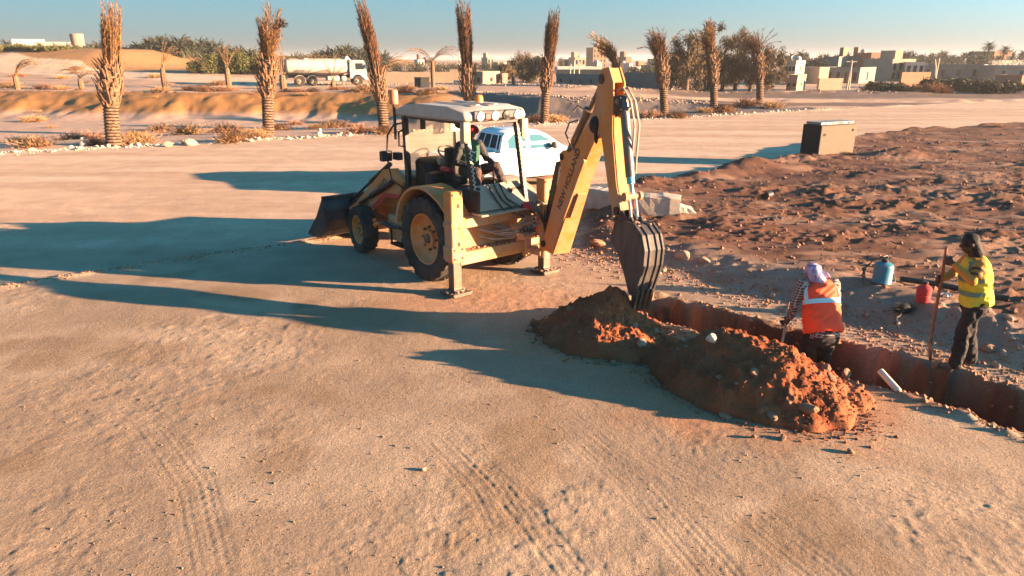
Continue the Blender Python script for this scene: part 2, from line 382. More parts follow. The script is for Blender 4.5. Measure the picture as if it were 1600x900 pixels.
# ------------------------------------------------------------------ terrain
def seg_dist(x, y, pts):
    """distance to a polyline, distance along it, side (+ = left of travel)"""
    best = np.full(np.shape(x), 1e9); along = np.zeros(np.shape(x)); side = np.zeros(np.shape(x)); acc = 0
    for (ax, ay), (bx, by) in zip(pts[:-1], pts[1:]):
        dx, dy = bx-ax, by-ay; L = math.hypot(dx, dy)
        t = np.clip(((x-ax)*dx+(y-ay)*dy)/(L*L), 0, 1)
        ex, ey = x-(ax+t*dx), y-(ay+t*dy); d = np.hypot(ex, ey)
        k = d < best
        best = np.where(k, d, best); along = np.where(k, acc+t*L, along); side = np.where(k, np.sign(dx*(y-ay)-dy*(x-ax)), side)
        acc += L
    return best, along, side
def inside(x, y, poly):
    r = np.zeros(np.shape(x), bool); n = len(poly)
    for i in range(n):
        (x1, y1), (x2, y2) = poly[i], poly[(i+1) % n]
        if y1 == y2: continue
        r ^= ((y1 > y) != (y2 > y)) & (x < (x2-x1)*(y-y1)/(y2-y1)+x1)
    return r
BANK_A = [(-140, 92), (-54, 75.5), (-32, 71.5), (-14, 71), (-7, 66.5), (-8.2, 74)]
BANK_B = [(-6, 75), (-4, 72), (3.4, 63.8), (10.4, 63.2), (14, 63.4), (18.3, 62.5), (25.5, 61.5)]
PIT = BANK_A + BANK_B + [(27, 56), (3.5, 42.4), (-21, 28.3), (-140, -45)]
PLATEAU = [(14, -2), (9.6, 4.6), (8.3, 6.7), (7.35, 8.1), (6.5, 9.3), (5.7, 10.35), (4.8, 11.4), (3.6, 12.9), (2.3, 14.0), (1.5, 15.0), (1.5, 17.5), (2.4, 20.6), (4.2, 22.6), (7.1, 24.6), (11.0, 28.2), (14.5, 33), (21.5, 38.6), (33, 44.6), (60, 57), (140, 98)]
TRENCH = [(2.35, 11.05), (3.0, 10.42), (3.75, 9.68), (4.5, 8.96), (5.3, 8.28), (5.85, 7.62), (6.45, 6.88), (7.2, 5.9), (8.6, 4.0)]
WINDROW = [(-14.0, 8.0), (-9.35, 12.14), (-7.33, 13.75), (-4.57, 15.44), (-3.6, 16.2)]
TRACKS = [([gp(470, 452), gp(700, 520), gp(860, 640), gp(1000, 760), gp(1120, 900)], .42), ([gp(330, 500), gp(640, 640), gp(760, 760), gp(840, 905)], .42),
          ([gp(520, 590), gp(700, 680), gp(820, 800), gp(900, 905)], .36), ([gp(60, 560), gp(230, 660), gp(300, 760), gp(330, 900)], .4),
          ([gp(560, 500), gp(640, 530), gp(760, 560), gp(860, 600), gp(960, 680), gp(1150, 790), gp(1290, 900)], .42),
          ([gp(1100, 690), gp(1250, 760), gp(1420, 830), gp(1600, 895)], .42), ([gp(1290, 720), gp(1450, 770), gp(1640, 830)], .42), ([gp(1390, 700), gp(1500, 735), gp(1650, 790)], .3),
          ([gp(690, 470), gp(800, 455), gp(880, 440), gp(960, 455)], .4), ([gp(760, 480), gp(830, 470), gp(930, 470)], .4)]
PTRACKS = [([(8.2, 20.6), (9.9, 18.6), (11.6, 16.4), (14, 14.2)], .5), ([(5.6, 19.4), (6.6, 18.0), (7.5, 16.4), (8.9, 13.9)], .5)]
def zterr(x, y):
    rise = 1.5*sm(74, 125, y)*sm(-8, -55, x)
    hx = sm(-56, -72, x)*(1-.42*sm(-84, -104, x))
    hill = 3.4*hx*sm(111, 131, y + 3*vn(x/14, y/30, 5))*(1-.25*sm(150, 220, y))
    return .8*(1-sm(2, 27, x)) + rise + hill
def height(x, y, fine=True):
    x = np.asarray(x, float); y = np.asarray(y, float)
    s = -(x+22.47)*.496+(y-30.64)*.868
    z = np.zeros(np.shape(x)); near = sm(60, 25, np.hypot(x, y))
    # far side of the road: pit, banks, terrace
    far = s > 0
    inp = inside(x, y, PIT)
    dA = seg_dist(x, y, BANK_A)[0]; dB = seg_dist(x, y, BANK_B)[0]
    wob = vn(x/4.1, y/4.1, 3)*.7+vn(x/1.1, y/1.1, 4)*.25
    w = np.maximum(sm(8.5, .3, dA+wob), sm(4.6, .3, dB+wob*.4)); w = np.where(inp, w, 1.0)
    zf = -1.4*sm(2.5, 22, s); zt = zterr(x, y)
    zfar = zf*(1-w)+zt*w + fbm(x/2.6, y/2.6, 9, 4)*(.05+.13*sm(0, .3, w)*sm(1, .6, w)*inp) + .07*fbm(x/.8, y/.8, 11, 3)*inp*sm(.02, .3, w)
    zfar = zfar + np.where(inp, 0, .16*np.abs(fbm(x/9, y/3, 10, 3)))*sm(200, 80, y)
    z = np.where(far, zfar, z)
    z = z + .07*np.exp(-((s-.35)/.5)**2)*(.6+.4*vn(x/2.3, y/2.3, 8))*sm(60, 56, x*.868+y*.496)   # stony rim of the road
    z = z + sm(5, 11, x)*sm(300, 200, x)*(.42*np.exp(-((y-85.5-1.2*vn(x/9, x*0, 91))/1.0)**2)+.22*np.exp(-((y-70-.8*vn(x/7, x*0, 92))/.6)**2))*(.7+.5*vn(x/1.5, y/1.5, 93))
    # raised rough dirt on the right
    dP, aP, sP = seg_dist(x, y, PLATEAU); dp = dP*-sP
    dp = dp + vn(x/1.7, y/1.7, 21)*.35*sm(10, 20, y)+vn(x/.6, y/.6, 22)*.12
    pm = sm(-.1, 1.1, dp)
    plat = .17+.25*sm(12, 24, y)+.10*vn(x/7, y/5, 23)
    lump = .09*fbm(x/1.9, y/1.0, 24, 4)+.05*np.abs(vn(x/.7+y*.25, y/.32, 25))*(1+vn(x/3, y/3, 26)) + (.065*np.maximum(0, vn(x/.55, y/.20, 28))**.7*(vn(x/.55, y/.20, 28) > .05) + .05*np.maximum(0, vn(x/.16, y/.10, 29)-.1))*np.maximum(.08, .7+1.3*vn(x/1.8, y/1.0, 20))*sm(40, 22, y)
    edge = .13*np.exp(-((dp-1.0)/.7)**2)*(.5+.7*vn(x/1.6, y/1.6, 27))
    z = z + pm*(plat*np.where(s < 0, 1, sm(6, 0, s)) + lump + edge)
    z = z + .42*np.exp(-(((x-8.0)/1.5)**2+((y-24.0)/.9)**2)) + .25*np.exp(-(((x-15.0)/1.0)**2+((y-27)/.8)**2)) + .3*np.exp(-(((x-21)/1.8)**2+((y-25)/1.0)**2))
    # worn ground near the work
    ch = sm(.05, .5, fbm(x/2.4, y/2.4, 31, 3)+.25*sm(16, 9, y)-.25*sm(17, 24, y))*(1-pm)*sm(34, 20, y)
    z = z + (1-pm)*near*(.022*fbm(x/3.5, y/3.5, 32, 3) + .005*fbm(x/.5, y/.5, 30, 3)) + ch*(.006*fbm(x/.22, y/.22, 33, 4)+.008*np.maximum(0, vn(x/.20, y/.16, 34)-.3)+.009*np.maximum(0, vn(x/.09, y/.08, 37)-.35))+ (1-pm)*(.0020+.0022*ch)*fbm(x/.075, y/.075, 38, 3)*sm(20, 9, y)
    z = z + .007*(1-pm)*vn(x/4.0+y*.1, y/.35, 36)*sm(17, 22, y)*sm(60, 40, y)
    if fine:
        for (pts, wd), k in [(t, 1) for t in TRACKS]+[(t, 2.2) for t in PTRACKS]:
            d, a, sd_ = seg_dist(x, y, pts); q = sm(wd*.62, wd*.42, d)
            if not np.any(q > 0): continue
            patch = sm(-1.0, .4, vn(x/1.5, y/1.5, 40+int(wd*50))+.4*vn(x/.2, y/.2, 47))
            chev = sm(-.25, .35, np.sin((a+d*.8)*2*math.pi/.125))
            z = z + q*patch*k*(-.0022+.0014*chev*sm(.02, .06, d)*sm(0, .15, wd*.55-d)+.0015*np.sin(d*2*math.pi/.075)) + .002*k*patch*np.exp(-((d-wd*.6)/.06)**2)
    d, a, _ = seg_dist(x, y, WINDROW)
    z = z + .045*np.exp(-((d+.05*vn(x/.4, y/.4, 50))/.10)**2)*(.65+.5*vn(x/.35, y/.35, 51))
    # trench
    d, a, sd_ = seg_dist(x, y, TRENCH)
    jag = .15*vn(x/.55, y/.55, 61)+.09*vn(x/.2, y/.2, 62)+0.007*np.sin(a*2*math.pi/.13+3*vn(x/.5, y/.5, 66))+.03*vn(x/.07, y/.07, 67)
    half = .47
    cut = sm(half+.10+.12*vn(x/.4, y/.4, 69), half-.12, d+jag)
    lip = .07*np.exp(-((d-.62)/.13)**2)*(.5+.8*vn(x/.22, y/.22, 63))
    z = z*(1-cut) + cut*(-.95+.10*fbm(x/.3, y/.3, 64, 3)+.12*sm(1.2, 0, a)) + lip*(1-cut)
    return z
def gz(x, y): return float(height(np.array([x]), np.array([y]))[0])

def mixc(c, a, w): return c*(1-w[..., None]) + np.array(a)*w[..., None]
LIGHTROAD = [(-23, 80), (-30, 84), (-49, 96), (-66, 104), (-86, 114), (-130, 122), (-130, 134), (-86, 125), (-66, 116), (-44, 106), (-30, 100), (-20, 97), (-12, 95)]
def soilcol(x, y, z):
    s = -(x+22.47)*.496+(y-30.64)*.868
    c = np.zeros(np.shape(x)+(3,))+np.array((.54, .375, .255))
    st = fbm(x/7+y*.1, y/1.1, 71, 4)
    c = mixc(c, (.62, .46, .33), sm(0, .5, st)*.7); c = mixc(c, (.44, .285, .19), sm(.02, .5, -st)*.6)
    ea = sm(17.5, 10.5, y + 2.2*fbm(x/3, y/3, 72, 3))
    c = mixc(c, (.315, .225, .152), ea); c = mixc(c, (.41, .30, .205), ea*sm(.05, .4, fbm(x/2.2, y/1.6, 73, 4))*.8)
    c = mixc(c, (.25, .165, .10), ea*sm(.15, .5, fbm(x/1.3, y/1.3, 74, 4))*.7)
    # beyond the road
    f = (s > 0).astype(float)*sm(0, 1.2, s)
    inp = inside(x, y, PIT)
    c = mixc(c, (.47, .32, .235), f)
    c = mixc(c, (.34, .165, .06), f*inp*sm(-1.1, -.5, z-0)*sm(12, 20, s)*sm(3, -6, x))
    c = mixc(c, (.17, .135, .115), f*inp*sm(-7, -4, x)*sm(47, 52, y))
    up = f*(~inp)
    c = mixc(c, (.47, .315, .215), up); c = mixc(c, (.33, .21, .15), up*sm(.05, .4, fbm(x/7, y/2.0, 75, 4))*.7)
    c = mixc(c, (.32, .175, .075), up*sm(108, 116, y)*sm(-36, -46, x))
    c = mixc(c, (.58, .44, .30), inside(x, y + 1.2*vn(x/5, y/5, 76), LIGHTROAD)*sm(105, 90, y-.0*x)*.0 + inside(x, y+1.2*vn(x/5, y/5, 76), LIGHTROAD)*.9)
    dk = up*sm(8, 22, x)*np.clip(sm(74, 77, y+vn(x/6, y/6, 77))*sm(88, 84, y) + sm(62, 64, y+.6*vn(x/8, y/8, 78))*sm(69, 67, y), 0, 1)
    c = mixc(c, (.12, .085, .07), dk*.85)
    # raised dirt
    dP, aP, sP = seg_dist(x, y, PLATEAU); pm = sm(-.3, .5, dP*-sP+.3*vn(x/.9, y/.9, 80))*(s < 4)
    c = mixc(c, (.15, .074, .047), pm); m1 = fbm(x/1.5+y*.2, y/.55, 81, 5)
    c = mixc(c, (.10, .05, .034), pm*sm(.0, .35, m1)*.8); c = mixc(c, (.25, .15, .10), pm*sm(.08, .4, fbm(x/2.4, y/.9, 82, 5))*.85)
    # gravelly shoulder of the raised dirt by the trench, and the cut itself
    sh = sm(1.5, .6, np.abs(dP*-sP-.1))*sm(16, 13, y)
    c = mixc(c, (.34, .25, .185), sh*.7)
    d, a, _ = seg_dist(x, y, TRENCH)
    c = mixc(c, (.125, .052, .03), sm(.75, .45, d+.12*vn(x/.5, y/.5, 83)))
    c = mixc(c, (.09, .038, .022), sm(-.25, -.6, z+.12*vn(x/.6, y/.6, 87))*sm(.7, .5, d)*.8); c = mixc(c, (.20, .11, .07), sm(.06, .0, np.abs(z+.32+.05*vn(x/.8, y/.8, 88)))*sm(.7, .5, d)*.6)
    d2 = np.minimum(np.hypot((x-1.6)/2.0, (y-9.9)/1.7), np.hypot((x-3.2)/2.3, (y-8.1)/1.7))
    c = mixc(c, (.36, .19, .105), sm(1.15, .6, d2+.15*vn(x/.4, y/.4, 84))*.85)
    d3 = np.hypot((x+.2)/2.4, (y-11.2)/1.2)
    c = mixc(c, (.40, .235, .145), sm(1.2, .5, d3+.2*vn(x/.6, y/.6, 85))*.8)
    return np.clip(c, 0, 1)
def grid_mesh(name, X, Y, Z, C, m):
    nr, nc = X.shape; n = nr*nc
    co = np.stack([X, Y, Z], -1).reshape(-1, 3)
    i = np.arange(nr-1)[:, None]*nc+np.arange(nc-1)[None, :]
    q = np.stack([i, i+1, i+1+nc, i+nc], -1).reshape(-1, 4)
    me = bpy.data.meshes.new(name); me.vertices.add(n); me.vertices.foreach_set('co', co.ravel())
    me.loops.add(q.size); me.loops.foreach_set('vertex_index', q.ravel().astype(np.int32))
    me.polygons.add(len(q)); me.polygons.foreach_set('loop_start', (np.arange(len(q))*4).astype(np.int32))
    me.polygons.foreach_set('use_smooth', np.ones(len(q), bool))
    me.update(calc_edges=True); me.validate()
    if C is not None:
        a = me.color_attributes.new('soil', 'FLOAT_COLOR', 'POINT')
        a.data.foreach_set('color', np.concatenate([C.reshape(-1, 3), np.ones((n, 1))], 1).ravel())
    me.materials.append(m)
    return put(bpy.data.objects.new(name, me))
def build_ground():
    az = np.concatenate([np.linspace(-180, -58, 40)[:-1], np.linspace(-58, -42, 40)[:-1], np.linspace(-42, 42, 620), np.linspace(42, 62, 60)[1:], np.linspace(62, 180, 40)[1:]])
    rr = [.02, .8, 1.6, 2.4, 3.2]
    r = 4.0
    while r < 22: rr.append(r); r *= 1.0031
    while r < 70: rr.append(r); r *= 1.0052
    while r < 150: rr.append(r); r *= 1.006
    while r < 260: rr.append(r); r *= 1.02
    while r < 3600: rr.append(r); r *= 1.10
    rr = np.array(rr); A = np.radians(az)
    X = rr[:, None]*np.sin(A)[None, :]; Y = rr[:, None]*np.cos(A)[None, :]
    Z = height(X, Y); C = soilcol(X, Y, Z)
    far = sm(300, 900, rr)[:, None]; Z = Z*(1-far)
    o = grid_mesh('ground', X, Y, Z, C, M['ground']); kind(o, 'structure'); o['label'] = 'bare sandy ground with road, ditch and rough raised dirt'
build_ground()

# spoil heaps beside the trench: each its own mound
def heap(name, label, cx, cy, ang, L, W, H, seed, profile):
    n = 300
    u = np.linspace(-1.25, 1.25, n); U, V = np.meshgrid(u, u, indexing='ij')
    ca, sa = math.cos(ang), math.sin(ang)
    X = cx + U*L*ca - V*W*sa; Y = cy + U*L*sa + V*W*ca
    rr = np.hypot(U, V)*(1+.14*vn(U*2+seed, V*2, seed)+.07*vn(U*6, V*6, seed+1))
    hgt = profile(U, V, rr)
    lump = .10*fbm(X/.5, Y/.5, seed+2, 4) + .045*np.maximum(0, vn(X/.17, Y/.17, seed+3)-.05) + .045*np.maximum(0, vn(X/.085, Y/.085, seed+8)-.1) + .03*fbm(X/.05, Y/.05, seed+4, 3)
    Z = height(X, Y) - .14*(1-sm(0, .10, hgt)) + H*hgt + lump*sm(.02, .25, hgt)
    c = np.zeros(X.shape+(3,))+np.array((.29, .088, .038))
    c = mixc(c, (.31, .125, .062), sm(0, .5, fbm(X/.5, Y/.5, seed+5, 4))*.8); c = mixc(c, (.19, .058, .028), sm(.1, .5, fbm(X/.35, Y/.35, seed+6, 4))*.8)
    o = grid_mesh(name, X, Y, Z, c, M['spoil']); tag(o, label, 'dirt heap', 'spoil heaps beside the trench')
    def zf(px, py):
        dx, dy = px-cx, py-cy; uu = (dx*ca+dy*sa)/L; vv = (-dx*sa+dy*ca)/W
        i = int(round((uu+1.25)/2.5*(n-1))); j = int(round((vv+1.25)/2.5*(n-1)))
        return float(Z[i, j]) if 0 <= i < n and 0 <= j < n else -9
    return zf
TA = math.atan2(-.70, .72)
def prof1(U, V, r): return np.clip(1-r, 0, 1)**1.05*.95 + .18*np.exp(-(((U-.10)/.2)**2+((V-.1)/.2)**2))
def prof2(U, V, r): return np.clip(1-r, 0, 1)**.8*.86 + .16*np.exp(-(((U+.3)/.25)**2+((V-.1)/.3)**2)) + .10*np.exp(-(((U-.35)/.25)**2+(V/.3)**2))
HZ1 = heap('dirt_heap', 'red-brown dirt heap under the teeth of the digger bucket', 1.45, 9.80, TA, 1.10, 1.02, .76, 101, prof1)
HZ2 = heap('dirt_heap', 'larger brown dirt heap nearer the camera, topped by a pale rock', 3.02, 8.02, TA+.08, 1.46, .95, .82, 131, prof2)
def top(x, y): return max(gz(x, y), HZ1(x, y), HZ2(x, y))
# ------------------------------------------------------------------ lettering
def letters(body, size, fn, name, m, parent, thick=.004):
    """flat cut-out lettering laid on a surface; fn maps (x, y, height above surface) to 3-D"""
    cu = bpy.data.curves.new('lettering', 'FONT'); cu.body = body; cu.size = size; cu.align_x = 'CENTER'; cu.align_y = 'CENTER'; cu.extrude = thick/2; cu.resolution_u = 3; cu.offset = size*.012
    o = bpy.data.objects.new('lettering', cu); COL.objects.link(o)
    me = bpy.data.meshes.new_from_object(o.evaluated_get(bpy.context.evaluated_depsgraph_get()))
    bpy.data.objects.remove(o); bpy.data.curves.remove(cu)
    for v in me.vertices: v.co = fn(v.co.x, v.co.y, v.co.z)
    me.materials.clear(); me.materials.append(m); me.name = name
    return put(bpy.data.objects.new(name, me), parent)

# ------------------------------------------------------------------ backhoe loader
BO = Vector((-.19, 12.36, 0)); BU = Vector((-.636, .772, 0)).normalized(); BR = Vector((BU.y, -BU.x, 0))
def B(f, l, z): return Vector((f, -l, z))                       # forward, right, up in the machine's own frame
def Bw(f, l, z): return BO + BU*f + BR*l + Vector((0, 0, z))    # same point in the world
bh = thing('backhoe_loader', 'yellow backhoe loader with cream cab roof and its digging arm reaching to the trench', 'backhoe loader', BO, math.atan2(BU.y, BU.x))
AO = Vector((.65, 12.6, 0)); AD = Vector((.411, -.912, 0)).normalized(); AN = Vector((.912, .411, 0)).normalized()
def A(a, z, n=0):
    a, z, n = 1.188*a+.013*z+.016, .065*a+.963*z+.049, n*.78
    w = AO + AD*a + AN*n - BO
    return B(w.dot(BU), w.dot(BR), z)
def afn(w): return lambda u, v, k: A(u, v, k)

def tyre(parent, name, R0, R1, W, c, side, lugs, steer=0):
    """rubber tyre with chevron lugs and its dished rim; axis across the machine"""
    Rm = Matrix.Rotation(steer, 4, 'Z')
    wheel = put(bpy.data.objects.new(name, None), parent); wheel.location = c; wheel.rotation_euler = (0, 0, steer); wheel.empty_display_size = .1
    ax = (0, 1, 0); h = W/2; Rc = R0-.045
    m = MB()
    prof = [(R1, -h*.72), (R1+.03, -h*.9), (R1+(Rc-R1)*.5, -h*1.02), (Rc*.93, -h*.98), (Rc, -h*.8), (Rc+.01, 0), (Rc, h*.8), (Rc*.93, h*.98), (R1+(Rc-R1)*.5, h*1.02), (R1+.03, h*.9), (R1, h*.72)]
    m.lathe(prof, ax=ax, n=48, cap=False)
    for k in range(lugs):
        for sg in (-1, 1):
            a0 = 2*math.pi*(k+.25*(sg+1))/lugs
            poly = []
            for (dy, da) in ((.02*h, .0), (.98*h, -.20), (.98*h, -.20-.10), (.02*h, -.11)):
                poly.append((dy*sg, a0+da))
            vi = []
            for rr in (Rc-.03, R0):
                vi.append([m.bm.verts.new(((rr-(.05 if abs(y) > h*.9 else 0))*math.sin(a), y, (rr-(.05 if abs(y) > h*.9 else 0))*math.cos(a))) for y, a in poly])
            m.bm.faces.new(vi[1])
            for i in range(4): m.bm.faces.new((vi[0][i], vi[0][(i+1) % 4], vi[1][(i+1) % 4], vi[1][i]))
    m.build('tyre', M['tyre'], wheel, 40)
    m = MB(); s = side
    pr = [(R1+.015, h*.80*s), (R1-.02, h*.78*s), (R1-.05, h*.45*s), (R1*.80, h*.30*s), (R1*.62, h*.18*s), (R1*.36, h*.16*s), (R1*.34, h*.42*s), (R1*.22, h*.46*s), (.0005, h*.46*s)]
    m.lathe(pr, ax=ax, n=40, cap=False)
    m.lathe([(R1+.015, -h*.8*s), (R1*.9, -h*.5*s), (.001, -h*.3*s)], ax=ax, n=24, cap=False)
    rim = m.build('rim', M['rimy'], wheel, 35)
    m = MB(); m.cyl((0, 0, 0), (0, .05*s, 0), .024, n=6); nut = m.mesh('wheel_nut', M['steel'], 35)
    for k in range(8):
        a = 2*math.pi*k/8; q = put(bpy.data.objects.new('wheel_nut', nut), wheel); q.location = (R1*.46*math.cos(a), h*.17*s, R1*.46*math.sin(a))
    m = MB(); m.lathe([(R1*.2, h*.46*s), (R1*.18, h*.6*s), (.001, h*.62*s)], ax=ax, n=16, cap=False)
    m.build('hub_cap', M['steel'], wheel, 35)
    return wheel
for l, s in ((-.86, 1), (.86, -1)):
    tyre(bh, 'rear_wheel', .83, .47, .46, B(1.0, l, .82), s, 20)
for l, s in ((-.93, 1), (.93, -1)):
    tyre(bh, 'front_wheel', .53, .30, .33, B(3.62, l, .52), s, 18, R(-6))

# chassis, belly and bonnet
m = MB()
m.box(B(2.0, 0, .80), (3.6, .62, .34), bev=.03); m.box(B(3.62, 0, .56), (.26, 1.5, .18), bev=.03); m.box(B(1.0, 0, .82), (.34, 1.3, .34), bev=.05)
m.box(B(3.9, 0, .95), (.5, .6, .5), bev=.03)
m.build('chassis', M['yellowd'], bh)
m = MB()
m.prism([(2.25, 1.0), (4.25, .95), (4.32, 1.35), (4.1, 1.52), (2.25, 1.80)], lambda u, v, k: B(u, k, v), -.43, .43, bev=.05)
hood = m.build('bonnet', M['yellow'], bh)
m = MB()
for k in range(6): m.box(B(4.30, 0, 1.02+k*.055), (.03, .6, .02))
m.build('grille_slats', M['black'], hood)
# side tank and steps
m = MB()
m.box(B(2.28, -.72, .76), (.62, .36, .52), bev=.03); m.box(B(2.2, -.74, 1.06), (.2, .2, .12), bev=.02)
tank = m.build('side_tank', M['yellowd'], bh)
m = MB(); m.cyl(B(2.2, -.74, 1.10), B(2.2, -.74, 1.19), .06); m.build('filler_cap', M['grease'], tank, 35)
m = MB(); m.box(B(2.1, -.84, .46), (.55, .30, .035)); m.box(B(1.86, -.97, .62), (.03, .03, .36)); m.box(B(2.34, -.97, .62), (.03, .03, .36)); m.build('step', M['grease'], bh)
m = MB(); m.tube([B(2.75, -1.0, .80), B(2.5, -1.02, .86), B(2.3, -1.01, .82), B(1.95, -.98, .84)], [.03, .045, .04, .03], 8)
kn = m.build('handle', M['black'], bh, 60)
m = MB(); m.tube([B(2.72, -1.01, .80), B(2.86, -1.02, .79)], [.03, .045], 8); m.box(B(2.92, -1.02, .85), (.10, .03, .05), rot=Matrix.Rotation(.5, 3, 'Y')); m.box(B(2.92, -1.02, .74), (.10, .03, .05), rot=Matrix.Rotation(-.5, 3, 'Y')); m.build('hook', M['amber'], kn, 60)
# fenders over the rear wheels
for s in (-1, 1):
    m = MB(); outer = []; inner = []; n = 15
    for k in range(n):
        a = R(8 + 150*k/(n-1)); rr = .95 + (.10 if k > 10 else 0)*(k-10)/4
        f = 1.0+rr*math.cos(a); z = .86+rr*math.sin(a)
        outer.append((f, z)); inner.append((1.0+(rr-.05)*math.cos(a), .86+(rr-.05)*math.sin(a)))
    poly = outer+inner[::-1]
    for k in range(n-1):
        q = [outer[k], outer[k+1], inner[k+1], inner[k]]
        m.prism(q, lambda u, v, w: B(u, w, v), .56*s, 1.10*s)
    fen = m.build('fender', M['yellow'] if s < 0 else M['creamd'], bh, 40)
    m = MB()
    for k in range(n-1):
        m.prism([inner[k], inner[k+1], (1.0+.62*math.cos(R(8+150*(k+1)/(n-1))), .9+.55*math.sin(R(8+150*(k+1)/(n-1)))), (1.0+.62*math.cos(R(8+150*k/(n-1))), .9+.55*math.sin(R(8+150*k/(n-1))))], lambda u, v, w: B(u, w, v), .56*s, .60*s)
    m.build('inner_panel', M['grease'], fen)
# loader arms with rams, and the front bucket
for s in (-1, 1):
    m = MB(); w0, w1 = sorted((.60*s, .74*s))
    m.prism([(2.15, 1.72), (2.55, 1.92), (2.95, 1.86), (4.25, .98), (4.95, .66), (4.92, .40), (4.55, .44), (3.9, .76), (2.9, 1.35), (2.35, 1.38)], lambda u, v, k: B(u, k, v), w0, w1, bev=.015)
    arm = m.build('loader_arm', M['yellow'], bh)
    m = MB(); m.cyl(B(2.5, .80*s, 1.66), B(3.4, .80*s, 1.26), .06, n=14); m.cyl(B(3.4, .80*s, 1.26), B(3.95, .80*s, 1.02), .034, n=10)
    m.cyl(B(2.75, .68*s, 1.98), B(3.6, .68*s, 1.52), .05, n=12); m.cyl(B(3.6, .68*s, 1.52), B(4.5, .68*s, 1.02), .028, n=10)
    m.tube([B(4.4, .64*s, .9), B(4.55, .64*s, 1.1), B(4.8, .64*s, .8)], .05, 6)
    m.build('hydraulic_ram', M['grease'], arm, 40)
    if s < 0:
        d = Vector((-1.3, 0, .86)).normalized()                # reads up the arm from the front
        def fn(x, y, h, s=s):
            c = (3.36, 1.28); ux, uz = -.834, .552
            # letters run forward-down on the left side
            return B(c[0]-x*ux*1.0-y*uz*-1.0*-1.0, -.743-h, c[1]-x*uz*1.0*1.0+y*-ux*1.0)
        def fn2(x, y, h):
            ex = Vector((-.834, .552)); ey = Vector((.552, .834))   # text runs rearward-up when seen from the left side
            q = Vector((3.42, 1.26))+ex*x+ey*y
            return B(q.x, -.745-h, q.y)
        letters('NEW HOLLAND', .19, fn2, 'lettering', M['ink'], arm)
        m = MB(); m.prism([(2.3, 1.42), (2.9, 1.39), (3.5, 1.02), (3.42, .98), (2.9, 1.30), (2.35, 1.34)], lambda u, v, k: B(u, k, v), -.752, -.742)
        m.build('red_stripe', M['red'], arm)
m = MB()
curve = [(4.72, 1.04), (4.62, .80), (4.60, .55), (4.68, .32), (4.86, .16), (5.15, .10), (5.62, .09)]
cin = [(u+.035*math.cos(.5+k*.25), v+.035*math.sin(.5+k*.25)) for k, (u, v) in enumerate(curve)]
for k in range(len(curve)-1):
    m.prism([curve[k], curve[k+1], cin[k+1], cin[k]], lambda u, v, w: B(u, w, v), -1.30, 1.30)
fb = m.build('loader_bucket', M['bucketd'], bh, 40)
for s in (-1, 1):
    m = MB(); w0, w1 = sorted((1.30*s, 1.34*s)); m.prism(curve[:]+[(5.60, .14), (5.05, .62)], lambda u, v, k: B(u, k, v), w0, w1); m.build('side_plate', M['bucketd'], fb)
m = MB(); m.box(B(4.74, 0, 1.06), (.10, 2.62, .07)); m.box(B(4.60, -.68, .55), (.16, .2, .4)); m.box(B(4.60, .68, .55), (.16, .2, .4)); m.build('top_bar', M['bucketd'], fb)
m = MB()
for k in range(7): m.prism([(5.58, .06), (5.82, .08), (5.58, .14)], lambda u, v, w, k=k: B(u, w, v), -1.22+k*.4, -1.14+k*.4)
m.build('bucket_teeth', M['steel'], fb)
# cab: posts, roof, glass, lights
def post(p, q, wx, wy, name, m_, parent=bh):
    m = MB(); a, b = Vector(p), Vector(q)
    for s in (0,):
        r0 = [a+Vector((dx*wx/2, dy*wy/2, 0)) for dx, dy in ((-1, -1), (1, -1), (1, 1), (-1, 1))]; r1 = [b+Vector((dx*wx/2, dy*wy/2, 0)) for dx, dy in ((-1, -1), (1, -1), (1, 1), (-1, 1))]
        m.skin([[m.bm.verts.new(v) for v in r0], [m.bm.verts.new(v) for v in r1]])
    return m.build(name, m_, parent)
cl, crr = -.64, .56
post(B(2.10, cl, 1.05), B(2.2, cl+.02, 3.0), .10, .09, 'front_post', M['black']); post(B(2.10, crr, 1.05), B(2.2, crr, 3.0), .10, .09, 'front_post', M['black'])
for l in (cl+.03, crr-.03):
    p = post(B(-.04, l, 1.5), B(.24, l, 3.0), .10, .075, 'rear_post', M['black'])
    m = MB()                                              # pale strip punched with holes on the post's rear face
    for k in range(34):
        t = .08+.86*k/34; f = -.04+.28*t-.055; z = 1.5+1.5*t
        w = .075; a = .018 if k % 2 else .030
        m.box(B(f, l+(.012 if k % 2 else -.012), z), (.008, .036, .028))
    m.build('punched_strip', M['chk'], p)
m = MB()
m.box(B(1.16, -.04, .98+.5), (2.1, 1.2, .06)); m.box(B(1.2, cl+.03, 1.2), (1.7, .05, .5)); m.box(B(1.2, crr-.03, 1.2), (1.7, .05, .5)); m.box(B(2.16, -.04, 1.3), (.05, 1.2, .6))
m.build('cab_floor', M['grease'], bh)
m = MB()
prof = [(.10, 2.97), (.06, 3.05), (.12, 3.16), (.6, 3.215), (1.6, 3.22), (2.15, 3.17), (2.38, 3.07), (2.40, 2.97)]
m.prism(prof, lambda u, v, k: B(u, k, v), -.72, .64, bev=.035)
roof = m.build('roof', M['cream'], bh, 35)
m = MB()
m.prism([(.35, 3.225), (1.7, 3.232), (1.7, 3.245), (.35, 3.24)], lambda u, v, k: B(u, k, v), -.28, -.2); m.prism([(.35, 3.225), (1.7, 3.232), (1.7, 3.245), (.35, 3.24)], lambda u, v, k: B(u, k, v), .12, .2)
m.build('roof_rib', M['cream'], roof)
